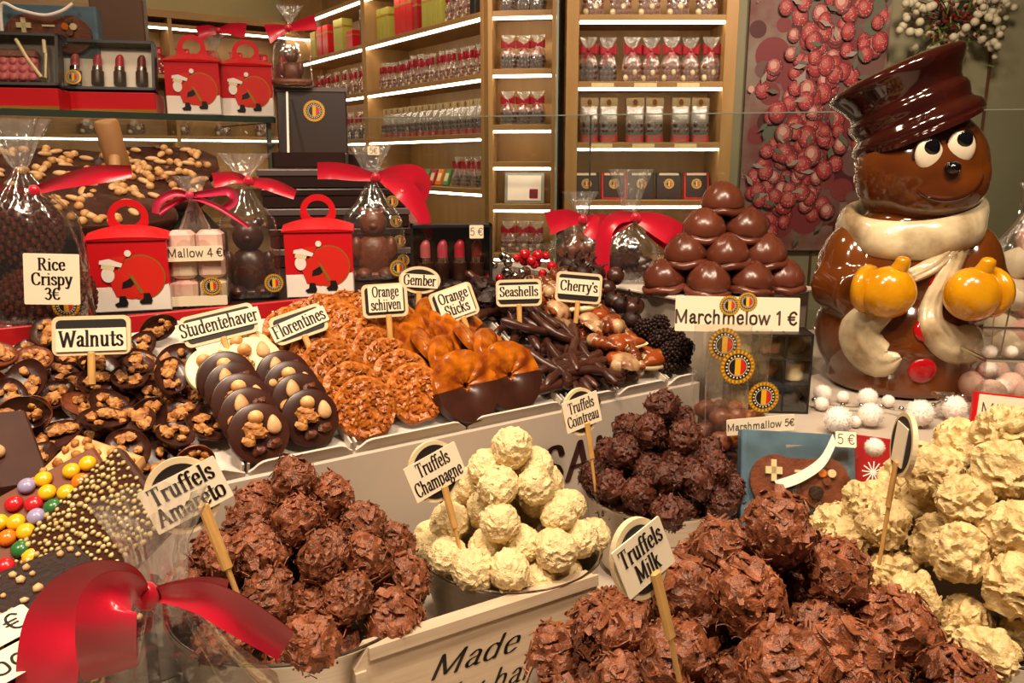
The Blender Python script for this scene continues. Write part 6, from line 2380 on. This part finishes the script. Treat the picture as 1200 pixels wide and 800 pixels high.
lb_.matrix_basis = Matrix.Translation((-.080, -.003, h * .38 - .023)) @ Matrix.Rotation(R(-6), 4, 'Y') @ Matrix.Scale(.85, 4)
mb = MB()
lettering(mb, 'choco', .0145, .004, -.006, -.0038, False, 4, 4)
mb.build('lettering', M['ink'], lb_, False)
t = thing('bar_rack', 'grey stepped rack behind the leaning chocolate bars', 'rack', (0, 0, 0))
for k, (x, y, Y) in enumerate(((60, 620, .60), (40, 700, .53))):
    p = atY(x, y, Y)
    MB().box(p.x - .13, p.x + .05, Y - .02, Y + .05, Z0 + .0005, p.z).build('rack_step', M['board'], t, False)

# ------------------------------------------------------------------ the big bowed bag in the foreground


def c_bunch(t):
    rr_ = random.Random(3)
    mb = MB()
    for i in range(16):
        mb.ell((rr_.uniform(-.045, .045), rr_.uniform(-.028, .028), rr_.uniform(.02, .085)), rr_.uniform(.014, .018), 14, 10)
    mb.build('round_pralines', M['dark'], t)
    mb = MB()
    for i in range(6):
        mb.ell((rr_.uniform(-.05, .05), rr_.uniform(-.04, -.02), rr_.uniform(.02, .10)), rr_.uniform(.012, .016), 14, 10)
    mb.build('red_foil_pralines', M['candy_red'], t)


fk = atY(172, 697, 0.385)
FB = Vector((fk.x + .004, 0.392, Z0 + .001))
hN = fk.z - FB.z
gift_bag('foreground clear bag of pralines with a huge red satin bow', FB, facing(12), 0.14, 0.085, hN - .03, hN, 0.050, 0.36, c_bunch,
         [[(172, 697, 12, -.004), (146, 680, 40, -.012), (104, 690, 62, -.010), (70, 726, 76, -.012), (56, 780, 74, -.02), (54, 860, 70, -.022)],
          [(172, 697, 12, -.006), (152, 690, 40, -.026), (128, 704, 66, -.036), (124, 740, 72, -.040), (126, 774, 70, -.034), (130, 790, 66, -.012)],
          [(172, 697, 12, 0), (205, 697, 26, -.012), (240, 702, 40, -.02), (280, 722, 46, -.024), (335, 757, 38, -.018)],
          [(172, 697, 12, .002), (205, 690, 18, -.004), (240, 686, 20, -.012), (266, 690, 22, -.018)]],
         0.38, (171, 698, .007), 21)

# ------------------------------------------------------------------ right wing goods
# tall black window box of pralines with the card on top
kb_ = Vector((0.322, 1.004, ZP + .001))
GK = facing(-4)
bw_, bh_, bd_ = 0.098, 0.101, 0.045
t = thing('praline_window_box', 'black-framed window box of assorted chocolates left of the ceramic figure', 'box', Matrix.Translation(kb_) @ GK.to_4x4())
MB().box(-bw_ / 2, bw_ / 2, bd_ / 2 - .002, bd_ / 2, 0, bh_).build('back', M['darkbox'], t, False)
mb = MB()
for x in (-bw_ / 2, -bw_ / 6 - .0012, bw_ / 6 + .0012 - .0025, bw_ / 2 - .0025):
    mb.box(x, x + .0025, -bd_ / 2, bd_ / 2, 0, bh_)
for z in (0, bh_ * .34, bh_ * .67, bh_ - .003):
    mb.box(-bw_ / 2, bw_ / 2, -bd_ / 2 + .0005, bd_ / 2, z, z + .0025)
mb.build('frame', M['black'], t, False)
MB().box(-bw_ / 2 + .001, bw_ / 2 - .001, -bd_ / 2 + .0002, -bd_ / 2 + .0005, .002, bh_ - .002).build('window', M['window'], t, False)
for i, x in enumerate((-bw_ / 3, 0, bw_ / 3)):
    for j, z in enumerate((.004, bh_ * .34 + .004, bh_ * .67 + .004)):
        mb = MB()
        k = (i + j * 2) % 4
        if k == 0:
            mb.lathe([(.004, 0), (.0125, .001), (.0132, .006), (.0125, .011), (.0132, .016), (.0125, .022), (.004, .024)], 20, 0, Matrix.Translation((x, 0, z)))
            mb.build('ridged_praline', M['cream_choc'], t)
        elif k == 1:
            mb.box(x - .012, x + .012, -.012, .012, z, z + .018, b=.003)
            mb.build('square_praline', M['milk'], t)
        else:
            blob(mb, (x, 0, z + .013), .0128, i + j, 0, .2, 3, 2)
            mb.build('round_praline', M['dark'] if k == 2 else M['milk'], t)
t = thing('price_card', 'wide white card reading Marchmelow 1 € under the dome pyramid', 'sign', Matrix.Translation(atY(863, 389, 1.0)) @ facing(-1, 8, -1).to_4x4())
cw, chh = 0.154, 0.044
MB().prism(rrect(cw, chh, .001, 1, 0, chh / 2), -.0008, .0008).build('card', M['paper'], t, False)
MB().add([(-cw / 2 + .01, .001, chh * .9), (cw / 2 - .01, .001, chh * .9), (cw / 2 - .01, .03, 0.002), (-cw / 2 + .01, .03, 0.002)], [(0, 1, 2, 3)]).build('back_flap', M['paper'], t, False)
mb = MB()
lettering(mb, 'Marchmelow 1 €', .0158, -.002, .0105, -.0011, False, 5.8, 5.8)
mb.build('lettering', M['grey_ink'], t, False)
crest_part(t, -.010, .033, .0125, -.0013)
crest_part(t, .012, .038, .0120, -.0012)

# marshmallow bags with large seals


def mallow_bag(label, loc, rot, w, h, seal, price):
    t = thing('marshmallow_bag', label, 'bag', Matrix.Translation(loc) @ rot.to_4x4())
    mb = MB()
    zz = [(0, .9, .8, 0), (.004, 1, 1, 0), (h * .3, 1, 1, .06), (h * .55, 1, .8, .08), (h * .75, 1, .35, .06), (h * .82, 1, .10, .02), (h, 1.0, .07, .02)]
    mb.loft(pleat_bag(w, .034, zz, 4, 44, k=6), cap1=False)
    mb.build('cellophane', M['film'], t, sharp=0)
    r_ = random.Random(8)
    for i in range(21):
        mb = MB()
        blob(mb, (r_.uniform(-w * .33, w * .33), r_.uniform(-.008, .008), .016 + (i // 3) * .024), (.014, .011, .0125), i, 0, .2, 3, 1.6)
        mb.build('coated_marshmallow', M['milk'] if i % 3 else M['caramel'], t)
    crest_part(t, seal[0], seal[1], seal[2], -.0135)
    if price:
        crest_part(t, .026, .192, .0185, -.0155)
        st = MB().prism(rrect(.080, .019, .001, 1), -.0005, .0005).build('price_strip', M['paper'], t, False)
        st.matrix_basis = Matrix.Translation((.022, -.0225, h * .60)) @ Matrix.Rotation(R(-4), 4, 'Y')
        mb = MB()
        lettering(mb, 'Marshmallow 5€', .0082, 0, -.0038, -.0008, False, 4.4, 4.4)
        mb.build('lettering', M['grey_ink'], st, False)
    return t


mallow_bag('clear bag of coated marshmallows with large flag seal and a Marshmallow price strip', (0.263, 0.922, Z0 + .001), facing(4), .074, .268, (-.006, .228, .0205), True)
mallow_bag('second clear marshmallow bag with seal, standing behind the one with the price strip', (0.252, 0.957, Z0 + .001), facing(4), .070, .268, (-.002, .246, .020), False)
sl_ = atY(900, 462, .92)
# game pad box
cpz = atY(945, 590, 0.80)
t = thing('controller_box', 'blue window box with a chocolate game pad below the ceramic figure', 'box', Matrix.Translation((cpz.x + .004, 0.83, 1.085)) @ facing(-4, 24, -2).to_4x4())
MB().box(-.062, .062, -.010, .010, 0.0, .125, b=.001).build('back_card', M['blue'], t, False)
controller(t, 0.112, 0.098, -.010, Matrix.Translation((0, 0, .018)))
MB().box(-.060, .060, -.0275, -.027, 0.003, .122).build('window', M['window'], t, False)
mb = MB()
P = catmull([(.034, -.029, .118), (.020, -.030, .092), (-.004, -.030, .074), (-.028, -.029, .064)], 5)
secs = []
for i, p in enumerate(P):
    secs.append([(p.x - .002, p.y, p.z + .005), (p.x + .002, p.y, p.z - .005), (p.x + .002, p.y + .001, p.z - .005), (p.x - .002, p.y + .001, p.z + .005)])
mb.loft(secs)
mb.build('white_band', M['white_card'], t)
st = MB().prism(rrect(0.022, 0.017, .001, 1), -.0005, .0005).build('price_sticker', M['paper'], t, False)
st.location = (.046, -.0285, .118)
mb = MB()
lettering(mb, '5 €', 0.0105, 0, -.005, -.0008, False, 3, 3)
mb.build('lettering', M['grey_ink'], st, False)
t = thing('red_booklet', 'dark red card with a white snowflake behind the edge-on oval sign', 'card', Matrix.Translation((atY(1030, 560, .82).x, .835, 1.10)) @ facing(-6, 18, -6).to_4x4())
MB().box(-.036, .036, 0, .006, 0, .105, b=.001).build('cover', M['deep_red'], t, False)
mb = MB()
for i in range(6):
    a = PI * i / 6
    c, s = math.cos(a), math.sin(a)
    mb.flat([(.012 * c + .0007 * s, .066 + .012 * s - .0007 * c), (.012 * c - .0007 * s, .066 + .012 * s + .0007 * c), (-.012 * c - .0007 * s, .066 - .012 * s + .0007 * c), (-.012 * c + .0007 * s, .066 - .012 * s - .0007 * c)], -.0006 - i * 1e-5)
mb.build('printed_snowflake', M['white_card'], t, False)

# fluffy balls of the garland lying round the figure


def pompom(v):
    mb = MB()
    rr_ = random.Random(v)
    mb.ell((0, 0, 0), .86, 20, 14)
    for i in range(420):
        z = 1 - 2 * (i + .5) / 420
        a = i * 2.399963
        q = math.sqrt(1 - z * z)
        n = Vector((q * math.cos(a), q * math.sin(a), z))
        tt = n.cross(Vector((rr_.uniform(-1, 1), rr_.uniform(-1, 1), rr_.uniform(-1, 1)))).normalized()
        e = (n + tt * rr_.uniform(-.35, .35)).normalized() * rr_.uniform(.96, 1.05)
        b = n.cross(tt) * .045
        c = tt * .045
        mb.add([n * .80 + c, n * .80 - c * .5 + b, n * .80 - c * .5 - b, e], [(0, 1, 3), (1, 2, 3), (2, 0, 3)])
    return tag(mb.build('pompom', M['pom'], None, sharp=0), 'x', 'pompom')


pp = Proto(pompom(1))
for i, (x, y, px) in enumerate([(964, 461, 13), (963, 473, 10), (988, 465, 9), (1017, 466, 14), (1041, 470, 9), (983, 492, 18), (1020, 486, 16), (1002, 494, 8), (1078, 484, 18), (1118, 478, 17), (1025, 524, 11), (1160, 412, 10), (1158, 432, 12), (1174, 454, 14), (1198, 458, 14), (1185, 412, 9)]):
    r = px / 960 * .93
    if y == 524:
        p = atY(x, y, .805)
    elif y < 440 or x > 1170:
        p = atY(x, y, 1.02)
        if x > 1190:
            p = atY(x, y, 1.03)
    else:
        p = atz(x, y, ZP + r)
    place = ('beside the black window box', 'lying lowest beside the black window box', 'before the figure, small', 'larger of the two touching the figure base', 'small one right of the larger ball at the figure base', 'largest at the front left of the garland', 'in front of the figure, centre of the garland', 'tiny one between the two front balls', 'behind the edge-on oval sign', 'beside the silver clips', 'hanging before the red card', 'upper one at the glass bin corner', 'second one down at the glass bin corner', 'inside edge of the glass bin', 'at the right picture edge by the bin', 'small one on the rim of the glass bin')[i]
    pp.put(MX(p, (rnd.uniform(0, 6), rnd.uniform(0, 6), 0), r), 'fluffy white pompom ' + place, 'pompoms of the garland')
t = thing('bead_garland', 'thin silver garland wire with beads in front of the ceramic figure', 'garland', (0, 0, 0))
P = catmull([atz(952, 470, ZP + .008), atz(985, 476, ZP + .006), atz(1030, 478, ZP + .006), atz(1075, 482, ZP + .01), atz(1105, 470, ZP + .016), atz(1140, 464, ZP + .012)], 6)
MB().tube(P, .0012, 6).build('wire', M['silver'], t)
for i in range(0, len(P), 3):
    mb = MB()
    mb.ell(P[i] + Vector((0, -.006, .004)), .0035, 10, 7)
    mb.build('bead', M['silver'], t)
t = thing('silver_clip', 'open silver bracket clip lying between the pompoms beside the figure', 'clip', Matrix.Translation(atz(1112, 468, ZP + .024)) @ Euler((.5, .2, .6)).to_matrix().to_4x4())
mb = MB()
mb.box(-.024, .024, -.001, .001, -.002, .002)
mb.box(-.024, -.021, -.001, .012, -.002, .002)
mb.box(.021, .024, -.001, .012, -.002, .002)
mb.box(-.02, .03, .011, .013, -.002, .002)
mb.build('bracket', M['silver'], t, False)
mb = MB()
for x in (-.012, 0, .012):
    mb.ell((x, -.003, 0), .004, 10, 7)
mb.build('studs', M['silver'], t)

# glass bin with mallows at the right edge and Mix label
gb = Vector((0.66, 1.04, ZP + .001))
t = thing('glass_bin', 'clear glass bin with bent metal rim at the right edge', 'bin', Matrix.Translation(gb) @ Matrix.Rotation(R(-6), 4, 'Z'))
mb = MB()
for a in ((-.085, .16, -.10, -.096), (-.085, .16, .096, .10)):
    mb.box(a[0], a[1], a[2], a[3], 0, .075)
for a in ((-.085, -.081, -.096, .096), (.156, .16, -.096, .096)):
    mb.box(a[0], a[1], a[2], a[3], 0, .075)
mb.build('glass_walls', M['glass'], t, False)
MB().tube([(-.085, -.10, .076), (.16, -.10, .076), (.16, .10, .076), (-.085, .10, .076), (-.085, -.10, .076)], .0025, 8).build('metal_rim', M['silver'], t)
MB().box(-.081, .156, -.095, .095, .0005, .004).build('bin_floor', M['pinkbox'], t, False)
for i in range(14):
    mb = MB()
    mb.ell((0, 0, 0), 1, 16, 11)
    o = mb.build('sugar_mallow', M['pinkmallow'], None)
    tag(o, 'pale pink sugar mallow ball in the glass bin', 'sweet', 'mallow balls in the glass bin')
    r = rnd.uniform(.017, .021)
    o.matrix_basis = Matrix.Translation(gb) @ Matrix.Rotation(R(-6), 4, 'Z') @ MX((-.058 + .046 * (i % 5), -.066 + .05 * (i // 5), .006 + r), None, r)
t = thing('price_card', 'red-edged paper card reading Mix behind the ivory truffles', 'sign', Matrix.Translation(atY(1176, 490, .86)) @ facing(-6, 10, -5).to_4x4())
MB().box(-.034, .05, -.001, .004, -.028, .026).build('backing', M['red'], t, False)
MB().box(-.029, .05, -.002, -.0012, -.008, .024).build('card', M['paper'], t, False)
mb = MB()
lettering(mb, 'Mix', .013, -.012, .002, -.0022, False, 3.4, 3.4)
mb.build('lettering', M['grey_ink'], t, False)
# pale sweets bag at the right picture edge
p = Vector((atY(1205, 310, 1.28).x, 1.28, ZP + .001))
mb = MB()


def c_pale(t):
    rr_ = random.Random(4)
    for i in range(14):
        mb = MB()
        blob(mb, (rr_.uniform(-.035, .035), rr_.uniform(-.02, .02), .03 + .17 * i / 14), .026, i, 0, .25, 2, 1.5)
        mb.build('pale_meringue', M['pinkmallow'] if i % 2 else M['whitemallow'], t)


gift_bag('clear bag of pale pink meringues at the right picture edge', p, facing(-8), .11, .08, .225, .245, .03, .5, c_pale, [], 1.28, None, 30)
for i, (x, y) in enumerate([(1165, 386), (1176, 378)]):
    tag(MB().tube([(0, 0, 0), (.002, 0, .10)], .0012, 6).build('wire_stem', M['silver'], None), 'thin silver wire stem beside the figure, %s one' % ('left' if i == 0 else 'right'), 'wire').matrix_basis = MX(Vector((atY(x, y, 1.2).x, 1.2, ZP)), (0, 0.05 * (i * 2 - 1), 0))

# red and silver baubles behind the trays
k = 0
mb0 = MB()
mb0.ell((0, 0, 0), 1, 16, 11)
bp_ = Proto(tag(mb0.build('small_bauble', M['berry'], None), 'x', 'bauble'))
mb0 = MB()
mb0.ell((0, 0, 0), 1, 16, 11)
bs_ = Proto(tag(mb0.build('small_bauble', M['silver'], None), 'x', 'bauble'))
rr = random.Random(77)
for i in range(26):
    s = rr.uniform(0.145, 0.275)
    tt = rr.uniform(0.252, 0.34)
    r = rr.uniform(.006, .0095)
    lay = i % 3
    p = ST(s, tt, Z3 + r + lay * .012)
    (bp_ if i % 5 < 3 else bs_).put(MX(p, None, r), 'small glossy %s bauble behind the Seashells tag' % ('red' if i % 5 < 3 else 'silver'), 'baubles behind the trays')
for i in range(8):
    p = ST(.33 + rr.uniform(-.01, .02), .02 + rr.uniform(0, .012), 1.3185) if False else None

# rear glass screen
g0_, g1_ = atY(395, 139, 1.84), atY(1215, 99.5, 1.52)
gdv = g1_ - g0_
gdv.z = 0
ga2 = math.atan2(gdv.y, gdv.x)
t = thing('glass_screen', 'clear glass screen behind the counter with a fine polished top edge', 'screen', Matrix.Translation((g0_.x, g0_.y, 1.13)) @ Matrix.Rotation(ga2, 4, 'Z'))
L = gdv.length
ht = g0_.z - 1.13
cut = L * .41
for a, b in ((0, cut - .001), (cut + .001, L)):
    MB().box(a, b, 0, .006, 0, ht).build('pane', M['glass'], t, False)
    MB().box(a, b, -.0004, .0064, ht, ht + .0022).build('top_edge', M['pale_edge'], t, False)
MB().box(cut - .0012, cut + .0012, -.001, .007, 0, ht).build('joint', M['glass_edge'], t, False)
tag(MB().box(-.01, L + .02, -.05, .05, 0.0, 1.128).build('screen_plinth', M['board'], None, False), 'grey plinth under the rear glass screen', 'plinth').matrix_basis = Matrix.Translation((g0_.x, g0_.y, 0)) @ Matrix.Rotation(ga2, 4, 'Z')
